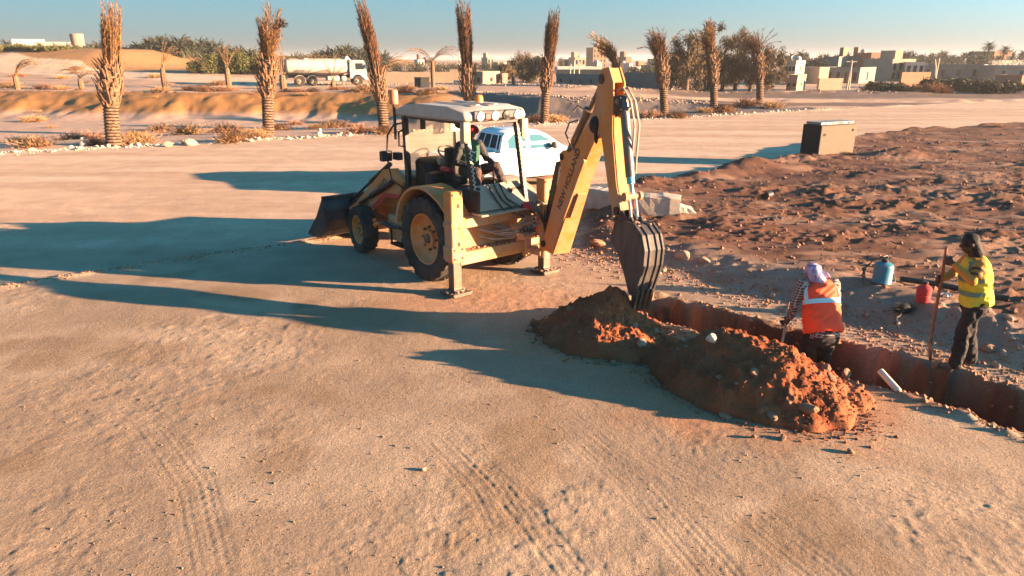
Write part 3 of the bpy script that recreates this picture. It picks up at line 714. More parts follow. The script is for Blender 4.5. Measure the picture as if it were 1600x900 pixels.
m = MB(); m.box(B(.065, -.02, 3.08), (.05, 1.08, .16), bev=.03, seg=2); m.box(B(.20, -.04, 2.95), (.06, 1.2, .05)); m.box(B(2.2, -.04, 2.95), (.06, 1.2, .05)); m.box(B(1.2, cl+.01, 2.95), (2.0, .05, .05)); m.box(B(1.2, crr, 2.95), (2.0, .05, .05))
m.build('roof_recess', M['black'], roof)
for l, mm in ((-.42, 'lampw'), (-.10, 'lampw'), (.14, 'black'), (.40, 'lampw')):
    m = MB(); m.lathe([(.075, 0), (.085, .03), (.075, .06), (.001, .075)], o=B(.03, l, 3.07)+Vector((.05, 0, 0)), ax=(-1, 0, -.12), n=20, cap=False); m.build('work_light', M[mm], roof, 40)
m = MB(); m.box(B(.03, -.27, 3.06), (.04, .12, .12), bev=.015); m.build('red_reflector', M['red'], roof)
for l in (-.66, .64):                                         # rear light boxes hanging under the roof corners
    m = MB(); m.box(B(.16, l, 2.80), (.13, .15, .36), bev=.025, seg=2); m.build('light_box', M['creamd'], roof, 40)
m = MB(); m.cyl(B(2.44, -.70, 2.5), B(2.44, -.70, 3.18), .03, n=8); po = m.build('beacon_pole', M['black'], bh)
m = MB(); m.lathe([(.075, 0), (.085, .02), (.085, .24), (.07, .27), (.001, .275)], o=B(2.44, -.70, 3.17), n=20); m.build('beacon', M['redf'], po, 40)
m = MB(); m.lathe([(.085, 0), (.08, .09), (.06, .13), (.001, .14)], o=B(1.2, .42, 3.22), n=20); m.build('amber_beacon', M['amber'], bh, 40)
m = MB(); m.box(B(2.17, -.04, 2.32), (.012, 1.10, 1.22)); m.build('windscreen', M['screen'], bh)
m = MB(); m.box(B(2.0, -.34, 2.82), (.03, .12, .24), bev=.01); m.build('sun_visor', M['black'], bh)
m = MB(); m.box(B(1.0, .02, 2.74), (.03, .20, .34), bev=.02); vis = m.build('sun_blind', M['cream'], bh)
m = MB(); m.sph(B(1.05, -.14, 2.86), (.10, .11, .09)); m.build('fan', M['black'], vis, 60)
m = MB(); m.box(B(1.9, .35, 2.78), (.02, .26, .30), bev=.02); m.build('sun_blind', M['cream'], bh)
# mirror arm at the left front post
m = MB(); m.tube([B(2.15, -.64, 2.85), B(2.22, -.86, 2.80), B(2.35, -.93, 2.6), B(2.38, -.95, 2.2), B(2.28, -.93, 1.75), B(2.12, -.68, 1.52)], .018, 6); arm = m.build('mirror_arm', M['black'], bh, 60)
m = MB(); m.box(B(2.42, -.95, 2.20), (.12, .24, .20), bev=.02); m.box(B(2.26, -.78, 2.20), (.20, .12, .14), bev=.01); m.build('mirror', M['black'], arm)
m = MB(); m.tube([B(2.18, -.66, 2.72), B(2.25, -.74, 2.65), B(2.22, -.76, 2.4), B(2.16, -.66, 2.38)], .02, 6); m.build('grab_handle', M['black'], bh, 60)
# dash, steering wheel, seat, levers
m = MB()
m.prism([(1.75, 1.5), (2.1, 1.5), (2.12, 2.12), (1.95, 2.2), (1.72, 2.05)], lambda u, v, k: B(u, k, v), -.50, .42, bev=.04); m.box(B(1.62, -.36, 1.72), (.3, .34, .44), bev=.08, seg=2)
dash = m.build('dashboard', M['grease'], bh, 40)
m = MB(); m.box(B(1.70, -.12, 2.10), (.10, .20, .14), rot=Matrix.Rotation(.5, 3, 'Y'), bev=.02); m.box(B(1.5, .12, 1.78), (.22, .3, .18), bev=.03); m.build('instrument_panel', M['creamd'], dash)
m = MB(); ax = Vector((-.55, 0, .83)); c = B(1.66, .02, 2.26)
pts = [c + Matrix.Rotation(2*math.pi*k/28, 3, ax) @ ax.orthogonal().normalized()*.22 for k in range(28)]
rg = []
for k, p in enumerate(pts):
    t = pts[(k+1) % 28]-pts[k-1]; rg.append(m.ring(p, t, .017, 6, ax))
m.skin(rg, False, close=True)
for k in (2, 11, 20): m.tube([c, pts[k]], .012, 6)
m.cyl(c, c-ax*.4, .03, n=8); m.build('steering_wheel', M['black'], dash, 60)
m = MB(); m.box(B(1.16, 0, 1.82), (.5, .5, .14), bev=.05, seg=2); m.box(B(1.42, 0, 2.12), (.12, .48, .56), bev=.05, seg=2); m.cyl(B(1.16, 0, 1.5), B(1.16, 0, 1.76), .14); seat = m.build('seat', M['black'], bh, 40)
m = MB(); m.box(B(1.25, -.34, 2.02), (.34, .10, .09), bev=.04, seg=2); m.build('armrest', M['red'], seat, 40)
m = MB()
for l, f in ((-.05, .50), (.20, .48)): m.tube([B(f, l, 1.6), B(f+.0, l, 1.95), B(f+.08, l+.0, 2.14)], .012, 6)
for l in (-.12, .02, .14, .24): m.tube([B(.55, l, 1.55), B(.52, l, 1.80)], .012, 6); m.sph(B(.52, l, 1.81), .028, 1)
m.box(B(.58, .06, 1.62), (.18, .50, .22), bev=.03); m.build('control_levers', M['black'], bh, 50)
# rear cowl and platform under the cab opening
m = MB(); m.prism([(.16, 1.86), (.20, 1.84), (-.10, 1.44), (-.14, 1.46)], lambda u, v, k: B(u, k, v), -.62, .56); m.box(B(-.16, -.06, 1.42), (.30, 1.24, .03)); cow = m.build('rear_cowl', M['creamd'], bh)
m = MB(); m.box(B(.30, -.5, 1.66), (.4, .28, .36), bev=.05, seg=2); m.box(B(.0, -.62, 1.62), (.3, .05, .4)); m.box(B(.30, .40, 1.62), (.5, .3, .3), bev=.06, seg=2); m.build('cowl_side', M['grease'], cow)
for k in range(3): m = MB(); m.tube([B(.12, -.2+k*.12, 1.86), B(.02, -.22+k*.13, 1.74), B(-.06, -.16+k*.12, 1.60), B(-.2, -.1+k*.2, 1.44), B(-.35, .25+k*.14, 1.30)], .017, 6); m.build('hydraulic_hose', M['hose'], bh, 60)
# rear frame, stabilisers, sliding carriage
m = MB(); m.box(B(0, 0, 1.29), (.16, 2.0, .19), bev=.012); m.box(B(0, 0, .66), (.20, 2.0, .23), bev=.012); m.box(B(.12, -.55, .97), (.06, .5, .46)); m.box(B(.12, .2, .97), (.05, 1.3, .44))
m.build('slide_frame', M['yellowd'], bh)
for l in (-1.06, 1.06):
    m = MB(); m.box(B(0, l, 1.24), (.24, .25, 1.26), bev=.015); m.box(B(0, l, .78), (.28, .29, .26), bev=.012); m.box(B(0, l, 1.28), (.275, .285, .10), bev=.012)
    st = m.build('stabiliser_housing', M['yellow'], bh)
    for z in (.95, 1.25, 1.62): m = MB(); m.box(B(-.122, l+.02, z), (.012, .05, .07)); m.build('pin_slot', M['grease'], st)
    m = MB(); m.box(B(0, l, .42), (.17, .18, .64), bev=.01); leg = m.build('stabiliser_leg', M['steel'], bh)
    m = MB(); m.box(B(-.02, l, .045), (.44, .40, .045), bev=.012); m.box(B(-.02, l, .09), (.24, .22, .06), bev=.01); m.box(B(-.21, l, .075), (.06, .4, .03)); m.build('foot_pad', M['steel'], leg)
m = MB(); cz = .62
m.box(B(-.13, .50, .96), (.11, .16, .98), bev=.02); m.box(B(-.13, .98, .96), (.11, .12, .98), bev=.02); m.box(B(-.14, .74, 1.36), (.14, .6, .16), bev=.03); m.box(B(-.14, .74, .58), (.16, .6, .16), bev=.03)
m.cyl(B(-.36, .72, .46), B(-.36, .72, 1.46), .085, n=16); m.box(B(-.25, .72, .55), (.26, .24, .12), bev=.02); m.box(B(-.25, .72, 1.36), (.26, .24, .12), bev=.02); m.cyl(B(-.2, .56, .9), B(-.3, .2, .92), .07, n=12); m.cyl(B(-.2, .45, 1.1), B(-.15, .1, 1.1), .05, n=12)
m.build('carriage', M['yellowd'], bh, 40)
random.seed(3)
for k in range(12):
    l0 = -.55+random.random()*.5; z0 = .98+random.random()*.16; z1 = .85+random.random()*.45
    m = MB(); m.tube([B(.06, l0, z0), B(-.08, l0+.25, z0-.07), B(-.14, .15, z0-.12+random.random()*.06), B(-.22, .38, z1), B(-.34, .55+random.random()*.2, z1+.08)], .014, 6); m.build('carriage_hose', M['hosel'], bh, 60)
m = MB()
for k in range(9):
    l0 = .30+random.random()*.35
    m.tube([B(-.18, l0, 1.30+random.random()*.12), B(-.30, l0+.08, 1.46+.1*random.random()), B(-.42, l0+.16, 1.36), B(-.46, .62+.1*random.random(), 1.1), B(-.42, .70, .9+.1*k/9)], .016, 6)
for k in range(5): m.box(B(-.24, .28+k*.07, .98+.05*(k % 2)), (.10, .05, .12), bev=.01)
m.build('valve_hoses', M['steel'], bh, 60)
m = MB(); m.sph(B(-.24, .42, 1.46), (.10, .14, .08)); m.build('red_cloth', M['red'], bh, 60)

# boom (side plates, upper and lower skins), dipper, rams, bucket
side = [(.06, .62), (.30, 1.3), (.60, 2.2), (.50, 2.46), (.62, 2.54), (.80, 2.50), (1.03, 2.70), (1.34, 3.10), (1.46, 3.16), (1.58, 3.06), (1.54, 2.86), (1.30, 2.44), (1.06, 1.98), (.76, 1.25), (.48, .60)]
def bw(a, z): return .215 - .08*(z-.6)/2.5
m = MB()
vl = [m.bm.verts.new(A(a, z, -bw(a, z))) for a, z in side]; vr = [m.bm.verts.new(A(a, z, bw(a, z))) for a, z in side]
m.bm.faces.new(vl); m.bm.faces.new(vr[::-1])
for i in range(len(side)):
    j = (i+1) % len(side)
    if i == len(side)-1: continue                           # open foot
    m.bm.faces.new((vl[j], vl[i], vr[i], vr[j]))
boom = m.build('boom', M['yellow'], bh)
m = MB(); m.prism([(.52, .78), (.62, 1.0), (1.20, 2.18), (1.30, 2.40), (1.27, 2.46), (1.0, 1.95), (.55, 1.05), (.46, .80)], afn(0), -.225, -.15, bev=.008)
m.prism([(.80, 1.38), (1.02, 1.83), (1.05, 1.80), (.84, 1.36)], afn(0), -.10, .10); m.build('boom_edge_plate', M['yellowd'], boom)
for (pa, pz, pw, pr) in ((1.44, 2.98, .2, .085), (.60, 2.42, .19, .055), (.16, .74, .26, .06)): m = MB(); m.cyl(A(pa, pz, -pw), A(pa, pz, pw), pr, n=16); m.build('pivot_pin', M['grease'], boom, 40)
def bt(x, y, h):
    ex = Vector((.405, .914)); ey = Vector((-.914, .405)); q = Vector((.83, 2.04))+ex*x+ey*y
    return A(q.x, q.y, -(bw(q.x, q.y)+.006+h))
letters('NEW HOLLAND', .165, bt, 'lettering', M['ink'], boom)
m = MB(); m.prism([(.0, .7), (.12, .66), (.48, 2.34), (.34, 2.3), (.1, 1.5)], afn(0), -.10, .10); m.cyl(A(-.02, .95, 0), A(.40, 2.2, 0), .075, n=14); m.build('boom_ram', M['grease'], boom, 40)
m = MB(); m.cyl(A(.62, 2.44, 0), A(1.12, 3.18, 0), .082, n=16); m.cyl(A(1.10, 3.15, 0), A(1.16, 3.24, 0), .098, n=16); dr = m.build('dipper_ram', M['steel'], bh, 40)
m = MB(); m.cyl(A(1.14, 3.21, 0), A(1.50, 3.74, 0), .042, n=12); m.build('ram_rod', M['steel'], dr, 40)
m = MB(); m.tube([A(.98, 3.06, -.12), A(.86, 3.02, -.22), A(.78, 2.84, -.24), A(.88, 2.66, -.2), A(.98, 2.55, -.17)], .017, 6); m.tube([A(1.12, 3.24, -.1), A(1.0, 3.3, -.16), A(.92, 3.2, -.18)], .014, 6); m.build('ram_hose', M['hosel'], dr, 60)
dl = [(1.50, 3.80), (1.58, 3.86), (1.72, 3.87), (1.84, 3.64), (1.87, 2.9), (2.03, 2.1), (2.17, 1.72), (2.10, 1.62), (1.98, 1.62), (1.86, 1.98), (1.62, 2.80), (1.50, 2.90), (1.36, 2.93), (1.33, 3.10), (1.42, 3.30)]
m = MB(); m.prism(dl, afn(0), -.135, -.105); m.prism(dl, afn(0), .105, .135)
dip = m.build('dipper', M['yellow'], bh)
def strip(pts, n0, n1, t=.02):
    m = MB()
    for (a, z), (b, y) in zip(pts[:-1], pts[1:]):
        d = Vector((b-a, y-z)).normalized()*1.0; k = Vector((d.y, -d.x))*t
        m.prism([(a, z), (b, y), (b+k.x, y+k.y), (a+k.x, z+k.y)], afn(0), n0, n1)
    m.build('dipper_plate', M['yellow'], dip)
strip([(1.585, 3.845), (1.715, 3.855), (1.825, 3.64)], -.104, .104, .02); strip([(1.845, 3.22), (1.86, 2.9), (2.02, 2.1), (2.15, 1.72)], -.104, .104, -.02); strip([(1.85, 1.98), (1.61, 2.80), (1.5, 2.9)], -.104, .104, -.02); strip([(1.40, 3.30), (1.49, 3.80)], -.104, .104, .02)

for (pa, pz, pw, pr) in ((1.56, 3.70, .15, .075), (2.08, 1.70, .17, .065)): m = MB(); m.cyl(A(pa, pz, -pw), A(pa, pz, pw), pr, n=16); m.build('pivot_pin', M['grease'], dip, 40)
m = MB(); m.sph(A(1.46, 3.0, -.14), (.10, .10, .14)); m.sph(A(1.50, 2.86, -.138), (.03, .05, .16)); m.build('grease_stain', M['grease'], dip, 40)
m = MB(); m.cyl(A(1.98, 3.26, 0), A(2.2, 2.24, 0), .07, n=16); m.cyl(A(1.965, 3.33, 0), A(1.985, 3.24, 0), .085, n=16); m.sph(A(1.93, 3.36, 0), (.11, .11, .10)); br = m.build('bucket_ram', M['steel'], bh, 40)
m = MB(); m.cyl(A(2.2, 2.24, 0), A(2.225, 2.14, 0), .06, n=14); m.build('ram_collar', M['teal'], br, 40)
m = MB(); m.cyl(A(2.225, 2.14, 0), A(2.27, 1.96, 0), .036, n=12); m.build('ram_rod', M['chrome'], br, 40)
m = MB()
for n in (-.05, .05): m.tube([A(1.84, 3.52, n*.6), A(1.98, 3.56, n), A(2.12, 3.36, n+.04), A(2.2, 3.0, n+.08), A(2.16, 2.6, n+.10), A(2.16, 2.28, n+.1)], .017, 6)
m.tube([A(1.90, 3.4, .0), A(2.02, 3.44, .03), A(2.08, 3.3, .03), A(2.02, 3.18, .02)], .02, 6); m.build('dipper_hoses', M['hosel'], dip, 60)
m = MB(); m.prism([(1.86, 3.48), (2.0, 3.42), (2.02, 3.24), (1.90, 3.12)], afn(0), -.12, -.09); m.prism([(1.86, 3.48), (2.0, 3.42), (2.02, 3.24), (1.90, 3.12)], afn(0), .09, .12); m.build('ram_bracket', M['grease'], dip)
m = MB(); m.cyl(A(2.27, 1.95, -.17), A(2.27, 1.95, .17), .045, n=12); m.cyl(A(2.27, 1.95, -.19), A(2.27, 1.95, -.14), .07, n=12); m.cyl(A(2.27, 1.95, .14), A(2.27, 1.95, .19), .07, n=12)
for n in (-.15, .15): m.prism([(2.04, 1.86), (2.14, 1.84), (2.31, 1.93), (2.24, 2.0)], afn(0), n-.015, n+.015)
lk = m.build('bucket_link', M['yellowd'], bh, 40)
m = MB()
for n in (-.07, .07): m.cyl(A(2.27, 1.95, n), A(2.36, 1.56, n), .026, n=8)
m.build('link_rod', M['chrome'], lk, 40)
# digging bucket
bc = [(2.06, 1.36), (2.16, 1.50), (2.36, 1.585), (2.56, 1.57), (2.72, 1.44), (2.80, 1.22), (2.79, .98), (2.72, .72), (2.63, .44)]
m = MB()
def shell(poly, t):
    o = []
    for i, (a, z) in enumerate(poly):
        p = Vector(poly[max(0, i-1)]); q = Vector(poly[min(len(poly)-1, i+1)]); d = (q-p).normalized(); o.append((a-d.y*-t*-1, z-d.x*t))
    return o
inn = [(a+(2.36-a)*.06, z+(1.1-z)*.06) for a, z in bc]
for k in range(len(bc)-1): m.prism([bc[k], bc[k+1], inn[k+1], inn[k]], afn(0), -.195, .195)
bk = m.build('digging_bucket', M['bucket'], bh, 40)
for n in (-.205, .205):
    m = MB(); m.prism(bc+[(2.52, .50), (2.38, .80), (2.2, 1.08), (2.04, 1.22)], afn(0), n-.012, n+.012); m.build('side_plate', M['bucket'], bk)
m = MB()
for n in (-.2, -.085, .085, .2):
    for k in range(2, len(bc)-1):
        (a, z), (b, y) = bc[k], bc[k+1]; e = .022
        m.prism([(a, z), (b, y), (b+(b-2.3)*e*1.4, y+(y-1.0)*e), (a+(a-2.3)*e*1.4, z+(z-1.0)*e)], afn(0), n-.018, n+.018)
m.build('wear_strip', M['bucket'], bk)
m = MB()
for n in (-.11, .11): m.prism([(2.0, 1.28), (2.02, 1.46), (2.08, 1.76), (2.18, 1.72), (2.30, 1.60), (2.40, 1.66), (2.46, 1.56), (2.2, 1.46)], afn(0), n-.02, n+.02)
m.build('hinge_ears', M['bucketd'], bk)
for n in (-.165, -.055, .055, .165):
    m = MB(); m.prism([(2.66, .56), (2.70, .56), (2.62, .20), (2.585, .20), (2.57, .44)], afn(0), n-.032, n+.032, bev=.006); m.build('tooth', M['steel'], bk)

rb = random.Random(9)
def mud(name, pts, parent, r0, r1):
    m = MB()
    for p in pts: m.sph(p, (rb.uniform(r0, r1), rb.uniform(r0, r1), rb.uniform(r0, r1)*.55), 1, Matrix.Rotation(rb.uniform(0, 3), 3, 'Z'))
    kind(m.build(name, M['mud'], parent, 60), 'stuff')
mud('caked_mud', [B(rb.uniform(-.2, .16), l+rb.uniform(-.18, .18), .075+rb.uniform(0, .02)) for l in (-1.06, 1.06) for _ in range(26)], bh, .02, .06)
mud('caked_mud', [B(rb.uniform(-.07, .07), rb.uniform(-.9, .9), .785+rb.uniform(0, .01)) for _ in range(60)], bh, .015, .045)
mud('caked_mud', [A(2.1+rb.uniform(-.1, .5), 1.56+rb.uniform(-.02, .04), rb.uniform(-.18, .18)) for _ in range(40)], bh, .015, .05)
bolt = (lambda m: m.mesh('bolt', M['steel'], 40))(MB().cyl((0, 0, 0), (-.022, 0, 0), .017, n=6))
for l in (-1.06, 1.06):
    for dz in (.70, .86, 1.30, 1.82):
        for dl in (-.08, .08): q = put(bpy.data.objects.new('bolt', bolt), bh); q.location = B(-.146 if dz < 1.3 else -.122, l+dl, dz)
# ------------------------------------------------------------------ white pickup
HD = Vector((math.cos(R(32)), math.sin(R(32)), 0))
pk = thing('pickup_truck', 'white double-cab pickup with flame stripes parked behind the digger cab', 'pickup truck', (-2.3, 21.45, .02), R(32), scale=1.04)
P3 = lambda u, v, k: Vector((u, k, v))
def arch(cx, cz, r, a0, a1, n=9): return [(cx+r*math.cos(R(a0+(a1-a0)*i/n)), cz+r*math.sin(R(a0+(a1-a0)*i/n))) for i in range(n+1)]
low = [(0.02, .52)] + arch(1.25, .40, .43, 165, 15) + [(1.75, .36), (3.72, .36)] + arch(4.28, .40, .43, 168, 12) + [(5.15, .40), (5.28, .62), (5.25, .92), (5.05, 1.06), (4.15, 1.16), (1.72, 1.20), (1.70, 1.12), (.03, 1.12)]
m = MB(); m.prism(low, P3, -.86, .86, bev=.03); body = m.build('body', M['white'], pk, 40)
m = MB(); m.box((.86, 0, 1.125), (1.5, 1.46, .02)); m.build('load_bed', M['boxd'], body)
m = MB(); m.box((.9, 0, 1.14), (1.6, 1.66, .035), bev=.01); m.box((.9, 0, 1.14), (1.3, 1.46, .06)); m.build('bed_rim', M['white'], body)
m = MB()
def ringq(x0, x1, y, z): return [Vector((x0, -y, z)), Vector((x1, -y, z)), Vector((x1, y, z)), Vector((x0, y, z))]
rings = [ringq(1.68, 4.10, .84, 1.17), ringq(1.74, 3.80, .80, 1.36), ringq(1.84, 3.42, .72, 1.62), ringq(1.98, 3.10, .66, 1.755), ringq(2.2, 2.85, .55, 1.80)]
m.skin([[m.bm.verts.new(p) for p in q] for q in rings]); cabp = m.build('cab', M['white'], pk, 60)
def glasspanel(pts, name, par=cabp, mm='wind', off=(0, 0, 0)):
    m = MB(); c = sum((Vector(p) for p in pts), Vector())/len(pts); nrm = (Vector(pts[1])-Vector(pts[0])).cross(Vector(pts[2])-Vector(pts[0])).normalized()
    a = [m.bm.verts.new(Vector(p)+nrm*.008) for p in pts]; b = [m.bm.verts.new(Vector(p)-nrm*.02) for p in pts]
    m.bm.faces.new(a); m.bm.faces.new(b[::-1])
    for i in range(len(pts)): j = (i+1) % len(pts); m.bm.faces.new((a[j], a[i], b[i], b[j]))
    return m.build(name, M[mm], par)
M['cwin'] = mat('tinted_car_window', (.05, .13, .15), .06, spec=.8, scale=2, var=.05)
def sy(z): return -(.84-.04*(z-1.17)/.19) if z < 1.36 else -(.80-.08*(z-1.36)/.26) if z < 1.62 else -(.72-.06*(z-1.62)/.135)
for s in (1, -1):
    for poly in ([(1.98, 1.26), (2.60, 1.22), (2.66, 1.64), (2.20, 1.66), (1.98, 1.50)], [(2.76, 1.22), (3.74, 1.22), (3.44, 1.48), (3.16, 1.63), (2.78, 1.64)]):
        pts = [(u, sy(v)*s, v) for u, v in poly]
        glasspanel(pts if s > 0 else pts[::-1], 'side_window', mm='cwin')
pts = [(1.685, .68, 1.24), (1.685, -.68, 1.24), (1.832, -.60, 1.65), (1.832, .60, 1.65)]; rw = glasspanel(pts, 'rear_window', mm='wind')
m = MB()
for y in (-.62, -.2, .22, .62): m.tube([(1.62, y, 1.14), (1.66, y, 1.30), (1.80, y*.88, 1.66)], .016, 6)
m.tube([(1.83, -.56, 1.66), (1.83, .56, 1.66)], .018, 6); m.tube([(1.69, -.66, 1.25), (1.69, .66, 1.25)], .016, 6); m.build('guard_frame', M['white'], rw, 60)
glasspanel([(3.98, -.70, 1.24), (3.98, .70, 1.24), (3.36, .56, 1.66), (3.36, -.56, 1.66)], 'windscreen', mm='cwin')
for s in (1, -1):
    m = MB(); m.box((3.55, -.97*s, 1.30), (.12, .20, .20), bev=.04, seg=2); m.box((3.60, -.86*s, 1.25), (.14, .10, .06)); m.build('door_mirror', M['black'], pk, 40)
    dr_ = []
    for x0, x1 in ((1.85, 2.68), (2.72, 3.72)):
        m = MB(); w = sorted((-.862*s, -.868*s)); m.prism([(x0+.12, .44), (x1, .42), (x1, 1.17), (x0, 1.18), (x0, .80)], P3, w[0], w[1]); d = m.build('door', M['white'], pk)
        m = MB(); m.box((x0+.15, -.885*s, 1.02), (.17, .03, .035), bev=.01); m.build('handle', M['chrome'], d, 40)
    for (cx, cz, k) in ((2.62, .86, 1), (3.02, .88, .9)):
        m = MB(); w = sorted((-.8685*s, -.872*s)); q = [(-.28, .08), (-.12, .0), (.06, -.10), (.20, -.06), (.34, .06), (.24, .05), (.12, -.02), (.02, -.04), (-.10, .04)]
        m.prism([(cx+u*k, cz+v*k) for u, v in q], P3, w[0], w[1]); m.prism([(cx-.04+u*.22, cz+.03+v*.3) for u, v in ((-.4, .1), (.2, -.1), (.5, .15), (.1, .2))], P3, w[0], w[1]); m.build('flame_stripe', M['decal'], pk)
    for cx in (1.25, 4.28):
        m = MB(); m.lathe([(.20, -.10), (.33, -.12), (.375, -.08), (.375, .08), (.33, .12), (.20, .10)], o=(cx, -.76*s, .375), ax=(0, 1, 0), n=28, cap=False); wv = m.build('tyre', M['tyre'], pk, 40)
        m = MB(); m.lathe([(.21, .09*-s), (.19, .06*-s), (.05, .08*-s), (.001, .08*-s)], o=(cx, -.76*s, .375), ax=(0, 1, 0), n=20, cap=False); m.build('rim', M['chrome'], wv, 40)
    m = MB(); m.box((5.20, -.66*s, .86), (.12, .30, .16), bev=.03); m.build('headlight', M['lampw'], pk, 40)
    m = MB(); m.box((.03, -.76*s, .95), (.05, .14, .28), bev=.02); m.build('tail_light', M['red'], pk, 40)
m = MB(); m.box((-.05, 0, .50), (.16, 1.6, .14), bev=.03); m.build('bumper', M['chrome'], pk, 40)
m = MB(); m.box((2.7, 0, .42), (4.4, 1.3, .2)); m.build('underbody', M['boxd'], pk)

# ------------------------------------------------------------------ people
def hand(m, wrist, d, nrm, thumb, curl=.6, k=1.0, fan=.12):
    """palm, four jointed fingers of unequal length and a side thumb; nrm = palm side"""
    d = Vector(d).normalized(); nrm = Vector(nrm); nrm = (nrm-d*nrm.dot(d)).normalized(); sdv = Vector(thumb); sdv = (sdv-d*sdv.dot(d)-nrm*sdv.dot(nrm)).normalized(); w = Vector(wrist)
    for q in (-.5, -.17, .17, .5): m.tube([w+sdv*q*.03*k, w+d*.05*k+sdv*q*.068*k, w+d*.095*k+sdv*q*.078*k], [.019*k, .016*k, .0125*k], 8)
    for i, L in enumerate((.070, .082, .077, .062)):
        q = (.5, .17, -.17, -.5)[i]; p = w+d*.09*k+sdv*q*.078*k; dd = (d+sdv*q*fan).normalized(); pts = [p]
        for j, fr in enumerate((.42, .32, .26)):
            a = curl*(.55+.5*j); dj = (dd*math.cos(a)+nrm*math.sin(a)).normalized(); p = p+dj*L*k*fr*1.15; pts.append(p)
        m.tube(pts, [.0115*k, .0105*k, .0095*k, .0075*k], 8)
    p = w+d*.03*k+sdv*.034*k; m.tube([p, p+(sdv*.75+d*.55+nrm*.25).normalized()*.038*k, p+(sdv*.45+d*.8+nrm*.45).normalized()*.066*k, p+(sdv*.2+d*.8+nrm*.75*curl).normalized()*.088*k], [.015*k, .0135*k, .011*k, .008*k], 8)
def head(m, c, rot, k=1.0):
    g = lambda x, y, z: Vector(c)+rot @ Vector((x*k, y*k, z*k))
    m.sph(g(-.01, 0, .02), (.098*k, .078*k, .105*k), 3, rot); m.sph(g(.035, 0, -.055), (.058*k, .055*k, .062*k), 3, rot); m.sph(g(.05, 0, -.09), (.03*k, .035*k, .022*k), 2, rot)
    m.tube([g(.085, 0, .03), g(.112, 0, -.018)], [.010*k, .017*k], 8); m.sph(g(.10, 0, -.022), (.018*k, .021*k, .012*k), 2, rot)
    m.sph(g(.082, 0, -.055), (.016*k, .028*k, .009*k), 2, rot); m.sph(g(.08, 0, -.072), (.015*k, .024*k, .008*k), 2, rot); m.tube([g(.078, -.045, .035), g(.088, 0, .038), g(.078, .045, .035)], [.011*k, .012*k, .011*k], 6)
    for s in (-1, 1): m.sph(g(-.005, .079*s, .0), (.022*k, .010*k, .034*k), 2, rot)
def limb(m, pts, rad, n=12): m.tube(pts, rad, n); [m.sph(p, r, 2) for p, r in zip(pts, rad)]
def oval(m, sts, n=28, cap=True, p=2.4):
    """loft of superellipse rings: (centre, up, left, half width, half depth)"""
    rg = []
    for c, up, lf, w, d in sts:
        up = Vector(up).normalized(); lf = Vector(lf); lf = (lf-up*lf.dot(up)).normalized(); fw = lf.cross(up)
        q = []
        for i in range(n):
            a = 2*math.pi*i/n; ca, sa = math.cos(a), math.sin(a)
            q.append(m.bm.verts.new(Vector(c)+lf*w*math.copysign(abs(ca)**(2/p), ca)+fw*d*math.copysign(abs(sa)**(2/p), sa)))
        rg.append(q)
    m.skin(rg, cap); return m
def band(sts, t0, t1, grow, a0, a1, k=14):
    """a strip of tape lying on a lofted garment between two heights and two angles (degrees, 0 = left, 90 = front)"""
    def sample(t, a):
        f = t*(len(sts)-1); i = min(len(sts)-2, int(f)); f -= i
        A_, B_ = sts[i], sts[i+1]; c = Vector(A_[0]).lerp(Vector(B_[0]), f); up = Vector(A_[1]).lerp(Vector(B_[1]), f).normalized(); lf = Vector(A_[2]).lerp(Vector(B_[2]), f); lf = (lf-up*lf.dot(up)).normalized(); fw = lf.cross(up)
        w = A_[3]*(1-f)+B_[3]*f+grow; d = A_[4]*(1-f)+B_[4]*f+grow; ca, sa = math.cos(a), math.sin(a)
        return c+lf*w*math.copysign(abs(ca)**(2/2.4), ca)+fw*d*math.copysign(abs(sa)**(2/2.4), sa)
    m = MB(); cols = []
    for i in range(k+1):
        a = R(a0+(a1-a0)*i/k); cols.append([m.bm.verts.new(sample(t0+(t1-t0)*j/4, a)) for j in range(5)])
    for i in range(k):
        for j in range(4): m.bm.faces.new((cols[i][j], cols[i+1][j], cols[i+1][j+1], cols[i][j+1]))
    return m
V = Vector
def shovel(name, label, top_, tip, mw, group='shovels of the workers', blade_n=(0, -1, 0), spade=.30):
    top_, tip = V(top_), V(tip); d = (tip-top_); L = d.length; d.normalize()
    o = thing(name, label, 'shovel', tip, 0, group)
    a = top_-tip; b = -d*spade
    m = MB(); bend = V((.012, .01, 0)); m.tube([a, a.lerp(b, .3)+bend, a.lerp(b, .7)-bend*.6, b], [.017, .019, .019, .018], 10); m.build('handle', mw, o, 60)
    n = V(blade_n); n = (n-d*n.dot(d)).normalized(); w = d.cross(n)
    m = MB(); rows = []
    for t, hw in ((-.02, .03), (.08, .085), (.35, .11), (.65, .105), (.88, .06), (1.0, .012)):
        rows.append([m.bm.verts.new(-d*spade*(1-t)+w*hw*q+n*(.035*q*q - .02 + .06*(t-.2)**2)) for q in (-1, -.5, 0, .5, 1)])
    for r0, r1 in zip(rows[:-1], rows[1:]):
        for i in range(4): m.bm.faces.new((r0[i], r0[i+1], r1[i+1], r1[i]))
    bl = m.build('blade', M['blade'], o, 60); md = bl.modifiers.new('t', 'SOLIDIFY'); md.thickness = .006
    m = MB(); m.tube([-d*(spade+.16), -d*(spade*.8)], [.021, .026], 10); m.build('socket', M['blade'], o, 60)
    return o

